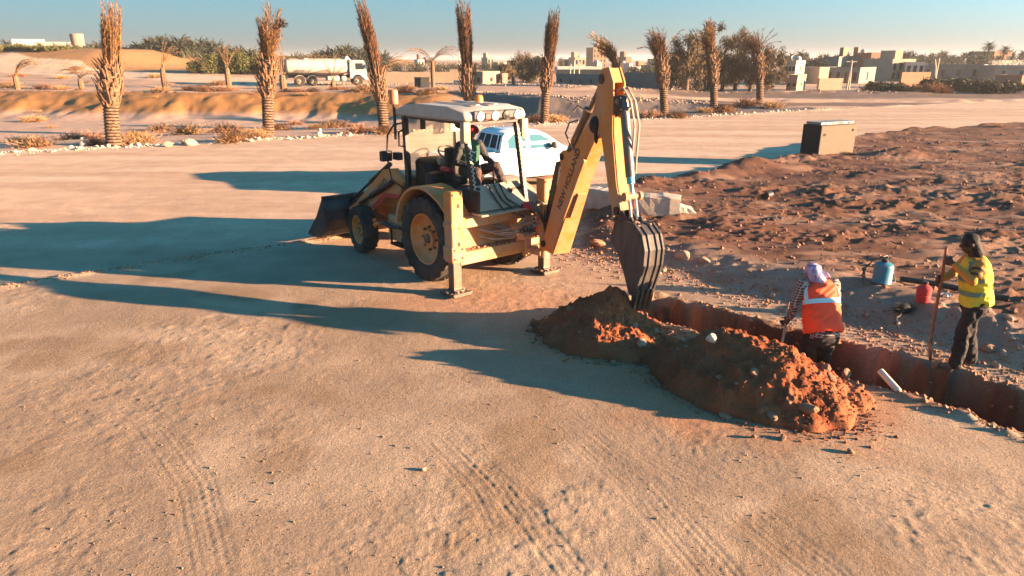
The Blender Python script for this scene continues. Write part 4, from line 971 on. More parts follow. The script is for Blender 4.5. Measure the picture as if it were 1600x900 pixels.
# --- worker in the yellow vest, standing, both hands on an upright shovel
fwd = V((-.96, .28, 0)).normalized(); yx, yy = 5.96, 8.60; yz = gz(yx, yy)
wk = thing('person', 'standing worker in yellow hi-vis vest and black trousers holding an upright shovel', 'person', (yx, yy, yz), math.atan2(fwd.y, fwd.x), scale=1.02)
pel = V((-.13, 0, .95)); che = V((-.10, 0, 1.28)); nek = V((-.02, 0, 1.50)); hd = V((.07, 0, 1.665)); up = (nek-pel).normalized(); LF = V((0, 1, 0))
sh = {1: V((-.03, .20, 1.44)), -1: V((-.03, -.20, 1.44))}
lelb, lwr = V((.06, .33, 1.27)), V((.26, .19, 1.44)); relb, rwr = V((.10, -.28, 1.20)), V((.28, -.05, 1.16))
hip = {1: V((-.12, .10, .93)), -1: V((-.13, -.10, .93))}; kne = {1: V((-.03, .12, .51)), -1: V((-.16, -.12, .51))}; ank = {1: V((-.02, .12, .09)), -1: V((-.26, -.13, .09))}
m = MB(); hr = Matrix.Rotation(.28, 3, 'Y'); head(m, hd, hr)
limb(m, [pel, che, nek], [.12, .13, .06]); limb(m, [nek+V((0, 0, -.04)), hd], [.058, .055])
for s, e, w_ in ((1, lelb, lwr), (-1, relb, rwr)): limb(m, [sh[s], e, w_], [.052, .042, .028])
for s in (1, -1): limb(m, [hip[s], kne[s], ank[s]], [.085, .055, .042]); m.tube([ank[s]+V((-.05, 0, -.05)), ank[s]+V((.06, 0, -.05)), ank[s]+V((.17, 0, -.065))], [.035, .04, .025], 8)
hand(m, lwr, V((.9, -.5, .25)), V((-.3, -1, 0)), V((0, 0, 1)), 1.35); hand(m, rwr, V((.9, .45, .1)), V((-.3, 1, 0)), V((0, 0, 1)), 1.35)
fused('body', m, M['skind'], wk, .008, 3)
m = MB(); m.sph(hd+hr @ V((-.012, 0, .032)), (.104, .085, .104), 3, hr); m.sph(hd+hr @ V((-.05, 0, -.03)), (.068, .080, .085), 3, hr); m.tube([hd+hr @ V((-.05, 0, -.06)), nek+V((-.03, 0, .02))], [.072, .075], 12); fused('hair', m, M['hair'], wk, .008, 2, .004)
tors = [(pel+up*-.02, up, LF, .185, .145), (pel+up*.12, up, LF, .18, .14), (pel+up*.30, up, LF, .20, .145), (pel+up*.44, up, LF, .205, .135), (pel+up*.52, up, LF, .17, .11), (pel+up*.575, up, LF, .085, .085)]
m = MB(); oval(m, tors)
for s, e, w_ in ((1, lelb, lwr), (-1, relb, rwr)): limb(m, [sh[s], sh[s].lerp(e, .5), e, e.lerp(w_, .92)], [.082, .070, .060, .044])
fused('jumper', m, M['shirty'], wk, .011, 3, .008, 5, bias=1)
m = MB()
for t in (.30, .62): p = sh[1].lerp(lelb, t); q = sh[1].lerp(lelb, t+.13); m.tube([p, q], [.086-.02*t, .084-.02*t], 16, cap=False)
m.build('sleeve_stripe', M['stripe'], wk, 60)
vs = [(pel+up*-.05+V((-.0, 0, 0)), up, LF, .215, .185), (pel+up*.08, up, LF, .205, .172), (pel+up*.22, up, LF, .212, .170), (pel+up*.36, up, LF, .222, .165), (pel+up*.47, up, LF, .205, .14), (pel+up*.555, up, LF, .12, .095)]
m = MB(); oval(m, vs, 40); vest = fused('vest', m, M['vesty'], wk, .012, 3, .022, 9, fold=(.7, .7, .5))
m = band(vs, .05, .97, .006, 182, 300, 12); vb = m.build('vest_sunlit_back', M['vest_sunlit'], vest, 60)  # paler back: sunlight painted into the cloth colour
for t0, t1 in ((.22, .30), (.48, .56)): band(vs, t0, t1, .012, -8, 118, 16).build('reflective_stripe', M['refl_shade'], vest, 60); band(vs, t0, t1, .012, 196, 292, 14).build('reflective_stripe', M['refl'], vest, 60)  # left stripes carry painted shade, back stripes the plain tape colour
band(vs, .56, .98, .012, 20, 48, 6).build('reflective_stripe', M['refl_shade'], vest, 60); band(vs, .56, .98, .012, 196, 222, 6).build('reflective_stripe', M['refl'], vest, 60)
m = MB(); oval(m, [(pel+V((0, 0, .07)), (0, 0, 1), LF, .18, .14), (pel+V((0, 0, -.06)), (0, 0, 1), LF, .19, .15), (pel+V((0.01, 0, -.16)), (0, 0, 1), LF, .18, .13)])
for s in (1, -1): limb(m, [hip[s], hip[s].lerp(kne[s], .5), kne[s], kne[s].lerp(ank[s], .6), ank[s]+V((.0, 0, -.01))], [.108, .098, .085, .080, .076])
fused('trousers', m, M['trous'], wk, .012, 3, .026, 12, fold=(1, 1, .55))
for s in (1, -1):
    m = MB(); p = ank[s]; m.tube([p+V((-.07, 0, -.05)), p+V((.02, 0, -.045)), p+V((.12, 0, -.055)), p+V((.20, 0, -.065))], [.042, .050, .048, .030], 12, ry=[.036, .045, .034, .024]); fused('shoe', m, M['shoe'], wk, .009, 2)
gx, gy = 5.93, 8.74
tw = V((yx, yy, yz))+fwd*.36+V((-fwd.y, fwd.x, 0))*.11
shovel('shovel', 'upright long shovel with red-brown handle held by the yellow-vested worker', tw+V((.0, .0, 1.66)), V((5.80, 8.84, gz(5.80, 8.84)-.01)), M['woodd'], blade_n=(.9, -.4, 0))

# --- worker in the orange vest, bent over in the trench
fwd2 = V((-.10, .99, 0)).normalized(); ox, oy = 4.40, 9.14; oz = -.74
wo_ = thing('person', 'worker in orange hi-vis vest bending in the trench with his back turned', 'person', (ox, oy, oz), math.atan2(fwd2.y, fwd2.x), scale=1.1)
pel = V((-.04, 0, .99)); nek = V((.26, 0, 1.58)); hd = V((.35, .03, 1.665)); up = (nek-pel).normalized()
sh = {1: V((.22, .205, 1.53)), -1: V((.22, -.205, 1.53))}
lelb, lwr = V((.20, .30, 1.28)), V((.28, .30, 1.05)); relb, rwr = V((.26, -.31, 1.22)), V((.36, -.335, .98))
hip = {1: V((-.02, .11, .96)), -1: V((-.02, -.11, .96))}; kne = {1: V((.10, .14, .52)), -1: V((.12, -.15, .52))}; ank = {1: V((-.12, .15, .10)), -1: V((.05, -.16, .10))}
m = MB(); hr = Matrix.Rotation(-.25, 3, 'Z') @ Matrix.Rotation(.75, 3, 'Y'); head(m, hd, hr)
limb(m, [pel, pel.lerp(nek, .5), nek], [.12, .13, .06]); limb(m, [nek-up*.05, hd], [.058, .055])
for s, e, w_ in ((1, lelb, lwr), (-1, relb, rwr)): limb(m, [sh[s], e, w_], [.05, .042, .028])
for s in (1, -1): limb(m, [hip[s], kne[s], ank[s]], [.085, .055, .042]); m.tube([ank[s]+V((-.05, 0, -.05)), ank[s]+V((.16, 0, -.06))], [.038, .028], 8)
hand(m, lwr, V((.5, .2, -.8)), V((.3, 1, 0)), V((1, 0, .3)), 1.3); hand(m, rwr, V((.35, .05, -.9)), V((-.9, 0, -.3)), V((0, 1, 0)), .35)
fused('body', m, M['skind'], wo_, .008, 3)
m = MB(); m.sph(hd+hr @ V((-.015, 0, .02)), (.112, .098, .094), 3, hr); m.tube([hd+hr @ V((.09*math.cos(a), .088*math.sin(a), .0+.02*math.cos(a*3))) for a in [i*.7 for i in range(9)]], .026, 8); m.tube([hd+hr @ V((-.08, -.05, -.02)), hd+hr @ V((-.09, -.13, -.07)), hd+hr @ V((-.06, -.2, -.11))], [.03, .035, .012], 8, ry=[.012, .01, .006]); m.tube([hd+hr @ V((-.06, 0, .0)), hd+hr @ V((-.085, 0, -.09)), nek-up*.03+V((-.05, 0, 0))], [.09, .085, .10], 14); m.tube([hd+hr @ V((.02, -.09, -.02)), hd+hr @ V((-.02, -.17, -.08))], [.03, .012], 8, ry=[.012, .006]); m.tube([hd+hr @ V((-.1, .06, .05)), hd+hr @ V((-.12, -.06, .02)), hd+hr @ V((-.02, -.105, -.01))], .016, 8)
fused('headscarf', m, M['scarf'], wo_, .008, 3, .006, 3)
tors = [(pel-up*.10, up, LF, .185, .15), (pel+up*.12, up, LF, .19, .145), (pel+up*.40, up, LF, .205, .145), (pel+up*.58, up, LF, .18, .12), (pel+up*.66, up, LF, .08, .08)]
m = MB(); oval(m, tors)
for s, e, w_ in ((1, lelb, lwr), (-1, relb, rwr)): limb(m, [sh[s], sh[s].lerp(e, .5), e, e.lerp(w_, .9)], [.082, .070, .060, .046])
fused('shirt', m, M['plaid'], wo_, .011, 3, .012, 15)
vs = [(pel-up*.02, up, LF, .245, .185), (pel+up*.12, up, LF, .235, .182), (pel+up*.26, up, LF, .228, .178), (pel+up*.42, up, LF, .235, .168), (pel+up*.55, up, LF, .222, .142), (pel+up*.64, up, LF, .15, .10)]
m = MB(); oval(m, vs, 40); vest = fused('vest', m, M['vesto'], wo_, .012, 3, .022, 19, fold=(.7, .7, .5))
band(vs, .50, .575, .016, 185, 355, 20).build('reflective_stripe', M['refl'], vest, 60); band(vs, .575, .95, .016, 196, 216, 6).build('reflective_stripe', M['refl'], vest, 60); band(vs, .575, .95, .016, 326, 344, 6).build('reflective_stripe', M['refl'], vest, 60)
m = MB(); oval(m, [(pel+V((0, 0, .05)), up, LF, .18, .15), (pel+V((-.02, 0, -.08)), (0, 0, 1), LF, .19, .16), (pel+V((0, 0, -.18)), (0, 0, 1), LF, .18, .13)])
for s in (1, -1): limb(m, [hip[s], hip[s].lerp(kne[s], .5), kne[s], kne[s].lerp(ank[s], .6), ank[s]], [.108, .098, .085, .078, .070])
fused('trousers', m, M['trous'], wo_, .013, 3, .012, 22)
for s in (1, -1):
    m = MB(); p = ank[s]; m.tube([p+V((-.07, 0, -.05)), p+V((.06, 0, -.05)), p+V((.19, 0, -.065))], [.042, .048, .030], 12, ry=[.036, .04, .022]); fused('shoe', m, M['shoe'], wo_, .01, 2)
fl2 = V((-fwd2.y, fwd2.x, 0)); LH = V((ox, oy, oz))+(fwd2*.32+fl2*.325+V((0, 0, .97)))*1.1
dd = V(at(1220, 549, 9.0))-LH
shovel('shovel', 'pale-handled shovel slanting into the trench beside the orange-vested worker', LH-dd.normalized()*.42, LH+dd.normalized()*1.32, M['wood'], blade_n=(.3, -.9, .2))

# --- driver on the digger's seat, turned to the rear
drv = thing('person', 'digger driver in red cap and dark green tracksuit top sitting in the cab', 'person', Bw(.98, 0, 1.89), math.atan2(-BU.y, -BU.x), scale=1.06)
pel = V((.0, 0, .10)); nek = V((.02, 0, .62)); hd = V((.07, .0, .79)); up = (nek-pel).normalized()
sh = {1: V((.02, .20, .55)), -1: V((.02, -.20, .55))}
lelb, lwr = V((.12, .31, .30)), V((.38, .23, .26)); relb, rwr = V((.06, -.31, .28)), V((.30, -.14, .20))
hip = {1: V((.06, .10, .08)), -1: V((.06, -.10, .08))}; kne = {1: V((.52, .20, .23)), -1: V((.46, -.17, .14))}; ank = {1: V((.74, .22, -.10)), -1: V((.50, -.20, -.26))}
m = MB(); hr = Matrix.Rotation(.35, 3, 'Z') @ Matrix.Rotation(.2, 3, 'Y'); head(m, hd, hr)
limb(m, [pel, pel.lerp(nek, .5), nek], [.12, .13, .06]); limb(m, [nek-up*.05, hd], [.058, .055])
for s, e, w_ in ((1, lelb, lwr), (-1, relb, rwr)): limb(m, [sh[s], e, w_], [.05, .042, .028])
for s in (1, -1): limb(m, [hip[s], kne[s], ank[s]], [.085, .058, .042])
hand(m, lwr, V((.8, -.1, -.4)), V((0, -.3, -1)), V((0, -1, 0)), 1.1); hand(m, rwr, V((.8, .25, -.3)), V((0, .2, -1)), V((0, 1, 0)), 1.1)
fused('body', m, M['skin'], drv, .008, 3)
m = MB(); m.sph(hd+hr @ V((-.01, 0, .045)), (.108, .090, .092), 3, hr); m.tube([hd+hr @ V((.06, 0, .055)), hd+hr @ V((.12, 0, .045)), hd+hr @ V((.165, 0, .03))], [.07, .062, .035], 12, ry=[.014, .010, .006]); fused('cap', m, M['capr'], drv, .008, 2)
m = MB(); m.sph(hd+hr @ V((-.04, 0, -.01)), (.072, .083, .07), 3, hr); m.build('hair', M['hair'], drv, 60)
tors = [(pel-up*.02, up, LF, .19, .15), (pel+up*.15, up, LF, .19, .15), (pel+up*.36, up, LF, .205, .145), (pel+up*.50, up, LF, .18, .12), (pel+up*.56, up, LF, .085, .085)]
m = MB(); oval(m, tors); fused('shirt', m, M['green'], drv, .012, 3, .01, 25)
m = MB(); oval(m, [(c-V((.035, 0, 0)), u_, l_, w+.022, d) for c, u_, l_, w, d in tors[1:-1]])
for s, e, w_ in ((1, lelb, lwr), (-1, relb, rwr)): limb(m, [sh[s], sh[s].lerp(e, .5), e, e.lerp(w_, .93)], [.088, .074, .064, .048])
fused('jacket', m, M['jacket'], drv, .012, 3, .016, 27)
m = MB(); p = V((.155, .0, .43)); m.tube([p+V((0, .06, .02)), p, p+V((0, -.05, .03))], [.006, .012, .005], 6); m.build('chest_mark', M['lampw'], drv)
m = MB(); oval(m, [(pel+V((0, 0, .06)), (0, 0, 1), LF, .19, .16), (pel+V((.02, 0, -.06)), (0, 0, 1), LF, .20, .17)])
for s in (1, -1): limb(m, [hip[s], hip[s].lerp(kne[s], .5), kne[s], kne[s].lerp(ank[s], .55), ank[s]], [.108, .095, .084, .076, .066])
fused('trousers', m, M['trousb'], drv, .012, 3, .014, 29)
for s in (1, -1):
    m = MB(); p = ank[s]; m.tube([p+V((-.05, 0, -.05)), p+V((.06, 0, -.05)), p+V((.20, 0, -.06))], [.042, .05, .03], 12, ry=[.036, .04, .022]); fused('shoe', m, M['shoe'], drv, .01, 2)
# ------------------------------------------------------------------ things lying about the site
def place(px, py, z0=.2):
    z = z0
    for _ in range(6): x, y = gp(px, py, z); z = gz(x, y)
    return x, y, z
# steel cabinet on the raised dirt
bx, by, bz = place(1278, 244, .4)
cab = thing('steel_cabinet', 'weathered steel cabinet standing on raised dirt by the road', 'cabinet', (bx, by, bz-.06), R(27))
m = MB(); m.box((1.0, .42, .60), (2.0, .84, 1.20), bev=.02)
m.build('cabinet_body', M['boxs'], cab)
m = MB(); m.box((-.015, .42, .62), (.03, .86, 1.20), bev=.01); m.build('shaded_end', M['boxd'], cab)  # end turned from the sun, its shade put into a near-black colour
m = MB(); m.box((1.0, .46, 1.265), (1.86, .70, .10), bev=.01); tp = m.build('cabinet_top', M['boxt'], cab)
random.seed(5)
for x in (.32, .72, 1.10, 1.24, 1.62): m = MB(); m.box((x, .105, 1.265), (.05 if x < 1 else .12, .02, .05)); m.build('top_slot', M['boxd'], tp)
for x, z in ((.22, .86), (1.80, .98)):
    m = MB(); m.lathe([(.035, -.012), (.055, -.012), (.055, .012), (.035, .012)], o=(x, -.012, z), ax=(0, 1, 0), n=14, cap=False, close=True); m.build('lifting_ring', M['grease'], cab)
m = MB(); m.prism([(.01, .02), (1.99, .02), (1.99, .05), (.01, .05)], lambda u, v, k: Vector((u, k, v)), -.012, 0.0); m.build('base_rail', M['boxs'], cab)
# blue can with its hose
x, y, z = place(1377, 442, .25)
can = thing('sprayer_can', 'teal-blue metal can with a coiled black hose on the dirt', 'can', (x, y, z-.02), R(20), scale=.92)
m = MB(); m.lathe([(.001, .0), (.165, .0), (.175, .02), (.175, .05), (.168, .06), (.17, .33), (.155, .385), (.10, .42), (.05, .43), (.05, .45), (.001, .45)], n=32, cap=False); m.build('can_body', M['bluep'], can, 40)
m = MB(); m.lathe([(.055, .43), (.06, .47), (.03, .50), (.001, .50)], n=16, cap=False); m.tube([(-.03, 0, .49), (-.07, .0, .54), (.03, .0, .55), (.07, 0, .49)], .012, 8); m.build('valve', M['black'], can, 40)
m = MB(); m.lathe([(.178, .0), (.185, .02), (.178, .045)], n=32, cap=False); m.build('foot_ring', M['black'], can, 40)
m = MB(); m.tube([(-.04, .04, .5), (-.18, .10, .46), (-.34, .12, .30), (-.36, .06, .14), (-.22, -.02, .03), (0, -.2, .02), (.20, -.12, .06), (.25, .0, .20), (.21, .06, .34), (.06, .06, .48)], .012, 8); m.tube([(-.34, .12, .3), (-.38, .1, .20), (-.36, .05, .02)], .016, 8); m.sph((-.36, .11, .30), (.05, .035, .045), 1); m.build('hose', M['hose'], can, 60)
# black pipe
x0, y0, z0 = place(1406, 440, .25); x1, y1, z1 = place(1577, 461, .25)
pp = thing('plastic_pipe', 'long black plastic pipe lying behind the yellow-vested worker', 'pipe', (x0, y0, z0), 0)
m = MB(); a = Vector((0, 0, .05)); b = Vector((x1-x0, y1-y0, z1-z0+.06)); pts = [a.lerp(b, t)+Vector((0, 0, -.05*math.sin(math.pi*t)*0+.02*math.sin(5*t))) for t in [i/8 for i in range(9)]]
m.tube(pts, .05, 14); m.build('pipe_length', M['pipe'], pp, 60)
m = MB(); m.tube([pts[-1]+(pts[-2]-pts[-1])*.15, pts[-1]+(pts[-1]-pts[-2])*.02], .057, 14); m.build('end_collar', M['pipe'], pp, 60)
# bristly black bundle with a red cap, its cord
x, y, z = place(1412, 484, .15)
br_ = thing('brush_bundle', 'bristly black bundle of strands lying on the dirt bank', 'brush', (x, y, z), R(15))
random.seed(11); vs_, fs_ = [], []
for k in range(420):
    a = random.uniform(0, 6.28); e = random.uniform(-.2, 1.2); L = random.uniform(.14, .27); d = Vector((math.cos(a)*math.cos(e)*1.25, math.sin(a)*math.cos(e)*.8, math.sin(e)*.85)); p = Vector((random.uniform(-.05, .05), random.uniform(-.03, .03), .05)); q = p+d*L; s_ = d.orthogonal().normalized()*.005
    i = len(vs_); vs_ += [p+s_, p-s_, q+Vector((0, 0, -.03))]; fs_.append((i, i+1, i+2))
kind(raw('bristles', vs_, fs_, M['glove'], br_), 'stuff')
m = MB(); m.sph((0, 0, .07), (.15, .10, .09), 2); m.build('core', M['glove'], br_, 60)
m = MB(); m.tube([(-.08, -.05, .03), (-.22, -.16, .02), (-.34, -.22, .03), (-.50, -.40, .02), (-.56, -.46, .03), (-.62, -.56, .01)], .014, 6); m.sph((-.52, -.42, .03), (.07, .05, .035), 1); m.build('cord', M['hose'], br_, 60)
x, y, z = place(1441, 470, .2)
rc = thing('red_canister', 'small red canister beside the bristly black bundle', 'canister', (x, y, z), R(30), scale=1.35)
m = MB(); m.lathe([(.001, 0), (.075, 0), (.08, .02), (.08, .08), (.07, .09), (.08, .10), (.08, .17), (.05, .20), (.03, .21), (.001, .23)], n=20, cap=False); m.build('canister_body', M['red'], rc, 40)
m = MB(); m.cyl((0, 0, .22), (0, 0, .25), .03, n=12); m.build('canister_cap', M['black'], rc, 40)
x, y, z = place(1483, 470, .2)
cl_ = thing('metal_clamp', 'small pale metal clamp lying near the black pipe', 'clamp', (x, y, z), 1.0)
m = MB(); m.tube([(0, 0, .03), (.10, 0, .05), (.14, .08, .04), (.05, .14, .04)], .014, 6); m.box((.02, .05, .04), (.10, .05, .05), rot=Matrix.Rotation(.5, 3, 'X'), bev=.01); m.build('clamp_jaw', M['chrome'], cl_, 50)
# white pipe stub in the trench
a = at(1376, 580, 8.2); b = at(1403, 610, 7.85)
sp = thing('pipe_stub', 'pale pipe stub sticking out of the trench side', 'pipe', b, 0)
m = MB(); d = (b-a).normalized(); m.tube([a-b, d*.02], .042, 16); m.build('pipe_wall', M['pvc'], sp, 60)
m = MB(); m.tube([a-b-d*.004, a-b+d*.02], .040, 16); m.build('pipe_bore', M['grease'], sp, 60)
# broken concrete barriers
def block(name, label, px, py, rz, L, W, H, seed, mats='conc', z0=.35, rx=0, cut=0):
    x, y, z = place(px, py, z0)
    o = thing(name, label, 'concrete block', (x, y, z-.04), rz); o.rotation_euler = (rx, 0, rz)
    m = MB(); n = 8
    prof = [(-W*.5, 0), (W*.5, 0), (W*.48, H*.5), (W*.44, H*.93), (W*.36, H), (-W*.40, H), (-W*.46, H*.9), (-W*.5, H*.4)]
    rg = []
    rnd = random.Random(seed)
    for i in range(9):
        t = i/8; e = 1 if 0 < i < 8 else .93
        rg.append([m.bm.verts.new((L*(t-.5)+(rnd.uniform(-.1, .16) if i in (0, 8) else 0), yy_*e+rnd.uniform(-.012, .012), zz_*(e if zz_ > 0 else 1)*(1-cut*t)+rnd.uniform(-.015, .015))) for yy_, zz_ in prof])
    m.skin(rg); m.build('block_body', M[mats], o)
    m = MB(); m.tube([(L*.46, 0, H*.55), (L*.5+.10, .03, H*.6)], .012, 6); m.tube([(L*.46, .08, H*.3), (L*.5+.13, .09, H*.27)], .012, 6); m.build('reinforcing_bar', M['grease'], o)
    return o
block('concrete_block', 'pale concrete barrier block lying behind the digger boom, on the left', 942, 322, R(-35), .95, .62, .50, 3)
block('concrete_block', 'longer concrete barrier block just right of the dipper arm', 1014, 333, R(-10), 1.3, .62, .48, 4)
block('concrete_block', 'low white concrete chunk at the end of the longer barrier', 1062, 332, R(-8), .62, .50, .34, 6, 'stonew', cut=.5)
# litter on the raised dirt
x, y, z = place(1200, 310, .4)
o = thing('black_bucket', 'small black plastic pot lying on the raised dirt', 'pot', (x, y, z+.07), .5)
m = MB(); m.lathe([(.075, -.12), (.095, .12), (.105, .12), (.105, .10), (.085, -.135), (.001, -.135)], ax=(1, .3, 0), n=20, cap=False); m.build('pot_wall', M['black'], o, 50)
m = MB(); m.lathe([(.106, .10), (.112, .11), (.106, .125)], ax=(1, .3, 0), n=20, cap=False); m.build('pot_rim', M['black'], o, 50)
x, y, z = place(1205, 343, .4)
o = thing('dark_rag', 'crumpled dark rag lying on the raised dirt', 'rag', (x, y, z), .2); m = MB()
for k in range(7): m.sph((random.uniform(-.2, .2), random.uniform(-.07, .07), .02), (random.uniform(.05, .12), .05, .035), 2)
fused('rag_cloth', m, M['dun'], o, .015, 2, .02, 4)
x, y, z = place(1645, 205, .4)
# white painted stone marker, by the first palm
x, y, z = place(130, 228, 0)
o = thing('stone_marker', 'little stack of two white stones at the left palm', 'marker', (x, y, z), 0)
for k, (dz, r) in enumerate(((.10, .17), (.33, .13))): m = MB(); m.sph((.04*k, 0, dz), (r, r*.9, r*.85), 2, Matrix.Rotation(k, 3, 'Z')); m.build('marker_stone', M['stonew'], o, 30)
x, y, z = place(499, 213, 0)
o = thing('stone_marker', 'pale stone marker on the road rim between second and third palm', 'marker', (x, y, z), .4)
for k, (dz, r) in enumerate(((.10, .2), (.33, .12))): m = MB(); m.sph((.05*k, 0, dz), (r, r*.8, r*.8), 2, Matrix.Rotation(k+1, 3, 'Z')); m.build('marker_stone', M['stonew'], o, 30)
# ------------------------------------------------------------------ dead and tied palms along the road
def frond_geo(vs, fs, p0, d, L, bend, nleaf, leafL, rnd, w=.022, seg=7, leaf0=.35, droop=.0, spread=.6, lw=.018):
    """one frond: a tapering midrib and its narrow leaflets"""
    pts = [Vector(p0)]; dd = Vector(d).normalized(); st = L/seg; dirs = [dd.copy()]
    for k in range(seg):
        dd = (dd + Vector(bend)*(k+1)/seg + Vector((0, 0, -droop*(k+1)/seg))).normalized(); pts.append(pts[-1]+dd*st); dirs.append(dd.copy())
    base = len(vs)
    for k, p in enumerate(pts):
        t = dirs[k]; u = t.orthogonal().normalized(); v = t.cross(u); r = w*(1-.8*k/seg)
        vs += [p+u*r, p-u*r*.5+v*r*.87, p-u*r*.5-v*r*.87]
    for k in range(seg):
        a = base+3*k
        for j in range(3): q = (j+1) % 3; fs.append((a+j, a+q, a+3+q, a+3+j))
    for k in range(nleaf):
        t = leaf0+(1-leaf0)*(k+rnd.random())/nleaf; f = t*seg; i = min(seg-1, int(f)); p = pts[i].lerp(pts[i+1], f-i); dr = dirs[i]
        sd_ = Vector((rnd.uniform(-1, 1), rnd.uniform(-1, 1), rnd.uniform(-.6, .6))); sd_ = (sd_-dr*sd_.dot(dr)).normalized()
        q = p+(dr*(1-spread*.5)+sd_*spread+Vector((0, 0, -droop*1.2))).normalized()*leafL*rnd.uniform(.6, 1.1)*(1.15-.5*t); w_ = sd_.cross(dr).normalized()*lw
        b = len(vs); vs += [p+w_, p-w_, q]; fs.append((b, b+1, b+2))
def trunk_curve(x, y, z, H, lean, pw=1.5):
    return lambda t: Vector((x+lean[0]*t**pw, y+lean[1]*t**pw, z+H*t))
def roadside_palm(name, label, x, y, H, lean, r, zring, zstub, bundles, seed, leafm='dead', bulge=1.35, stub_m='stub', nf=1.0):
    rnd = random.Random(seed); z = gz(x, y)-.08
    o = thing(name, label, 'palm tree', (x, y, z), 0, 'palms along the road rim')
    c = trunk_curve(0, 0, 0, H, lean)
    m = MB(); rings = []; nz = 180; zt = zstub+.15
    for i in range(nz+1):
        zz = zt*i/nz; t = zz/H; base = r*(1.12-.12*min(1, zz/.5)) if zz < zring else r*(1+(bulge-1)*min(1, (zz-zring)/.5))
        ph = zz/.145; rg = []
        for j in range(18):
            a = 2*math.pi*j/18; s_ = (ph+j/18) % 1.0; rr = base*.88*(.92+(.24*(1-s_)**1.4 if zz < zring else .05*(1-s_)))
            rg.append(m.bm.verts.new(c(t)+Vector((rr*math.cos(a), rr*math.sin(a), 0))))
        rings.append(rg)
    m.skin(rings)
    for i, f in enumerate(m.bm.faces):
        zz = zt*(i//18)/nz
        if zz < zring and ((zz/.145+(i % 18)/18) % 1.0) > .52: f.material_index = 1
    m.build('trunk', [M['bark'], M['fibre']], o, 40)
    vs, fs = [], []
    n = int((zstub-zring)*62)
    for k in range(n):
        zz = zring-.1+(zstub-zring+.35)*((k+rnd.random())/n); a = k*2.4+rnd.uniform(-.2, .2); p = c(zz/H); rr = r*(.95+(bulge-1)*min(1, max(0, (zz-zring)/.5))); out = Vector((math.cos(a), math.sin(a), 0)); tn = Vector((-math.sin(a), math.cos(a), 0))
        L = rnd.uniform(.18, .48); b0 = p+out*rr*.92; tip = b0+out*rnd.uniform(.05, .24)+Vector((0, 0, L)); w = rnd.uniform(.05, .085)
        b = len(vs); vs += [b0-tn*w, b0+tn*w, b0+out*.055, tip-tn*w*.5, tip+tn*w*.5, tip+out*.03]; fs += [(b, b+2, b+5, b+3), (b+2, b+1, b+4, b+5), (b+3, b+5, b+4), (b, b+3, b+4, b+1)]
    kind(raw('leaf_bases', vs, fs, M[stub_m], o), 'stuff')
    for bi, (nfr, L, bend, rad, flare, dro, leafL) in enumerate(bundles):
        vs, fs = [], []
        for k in range(int(nfr*nf)):
            a = rnd.uniform(0, 6.28); q = math.sqrt(rnd.random())*rad*.78; t = zstub/H; p = c(t)+Vector((q*math.cos(a), q*math.sin(a), rnd.uniform(-.35, .15)))
            d = (c(min(1, t+.2))-c(t)).normalized()+Vector((math.cos(a), math.sin(a), 0))*(.03+flare*.25*q/rad)
            Lk = L*rnd.uniform(.55, 1.05); bd = Vector(bend)+Vector((math.cos(a), math.sin(a), 0))*flare*.09*rnd.uniform(.2, 1.6)
            frond_geo(vs, fs, p, d, Lk, bd, 34, leafL*1.15, rnd, w=.022, droop=dro*rnd.uniform(.6, 1.3)+rnd.choice([0, 0, 0, .03, .08]), spread=.5+.3*flare, leaf0=.30, lw=.019)
        kind(raw('frond_bundle', vs, fs, M[leafm], o), 'stuff')
    return o
def loose_frond(o, p, d, L, bend, droop, seed, leafm='dead', nl=46, leafL=.4):
    vs, fs = [], []; frond_geo(vs, fs, p, d, L, bend, nl, leafL, random.Random(seed), w=.03, droop=droop, spread=.75, leaf0=.25, seg=10, lw=.02)
    return raw('frond', vs, fs, M[leafm], o)
# bundles: (number, length, bend, radius, flare, droop, leaflet length)
roadside_palm('roadside_palm', 'nearest tied palm at far left with a tall upright straw bundle', -19.27, 33.93, 6.55, (1.15, 0, 0), .36, 2.0, 3.7, [(84, 2.75, (-.03, 0, 0), .43, .02, 0, .34)], 1, bulge=1.5)
o = roadside_palm('roadside_palm', 'straw-coloured palm with its top split into two ragged tufts', -13.8, 40.0, 6.35, (.75, 0, 0), .34, 2.1, 3.9, [(46, 2.3, (-.05, 0, 0), .36, .3, 0, .4), (44, 2.95, (.055, 0, 0), .32, .35, .02, .5)], 2, bulge=1.5)
kind(raw('nest', *(lambda: (lambda v, f: (v, f))(*(lambda vs, fs: ([frond_geo(vs, fs, Vector((1.35, 0, 5.85))+Vector((random.uniform(-.12, .12), random.uniform(-.1, .1), random.uniform(-.15, .15))), (random.uniform(-1, 1), random.uniform(-1, 1), random.uniform(-.3, 1)), .25, (0, 0, 0), 6, .2, random, w=.012, seg=2) for _ in range(40)], (vs, fs))[1])([], [])))(), M['hair'], o), 'stuff')
roadside_palm('roadside_palm', 'tall palm leaning left with a dark shaggy tied top', -7.59, 41.9, 7.35, (-.80, 0, 0), .34, 1.75, 3.1, [(100, 4.2, (-.035, 0, 0), .40, -.05, 0, .42)], 3, 'deadd', bulge=1.35)
loose_frond(COL.objects[-1].parent if False else bpy.data.objects['roadside_palm.002'], (-.25, 0, 3.1), (.7, -.1, .9), 2.6, (.18, 0, 0), .28, 4)
roadside_palm('roadside_palm', 'upright shaggy palm behind the digger roof, brown tied top', -2.85, 47.6, 7.6, (-.25, 0, 0), .37, 1.6, 3.4, [(96, 4.25, (-.01, 0, 0), .46, .0, 0, .46)], 5, 'deadd', bulge=1.45)
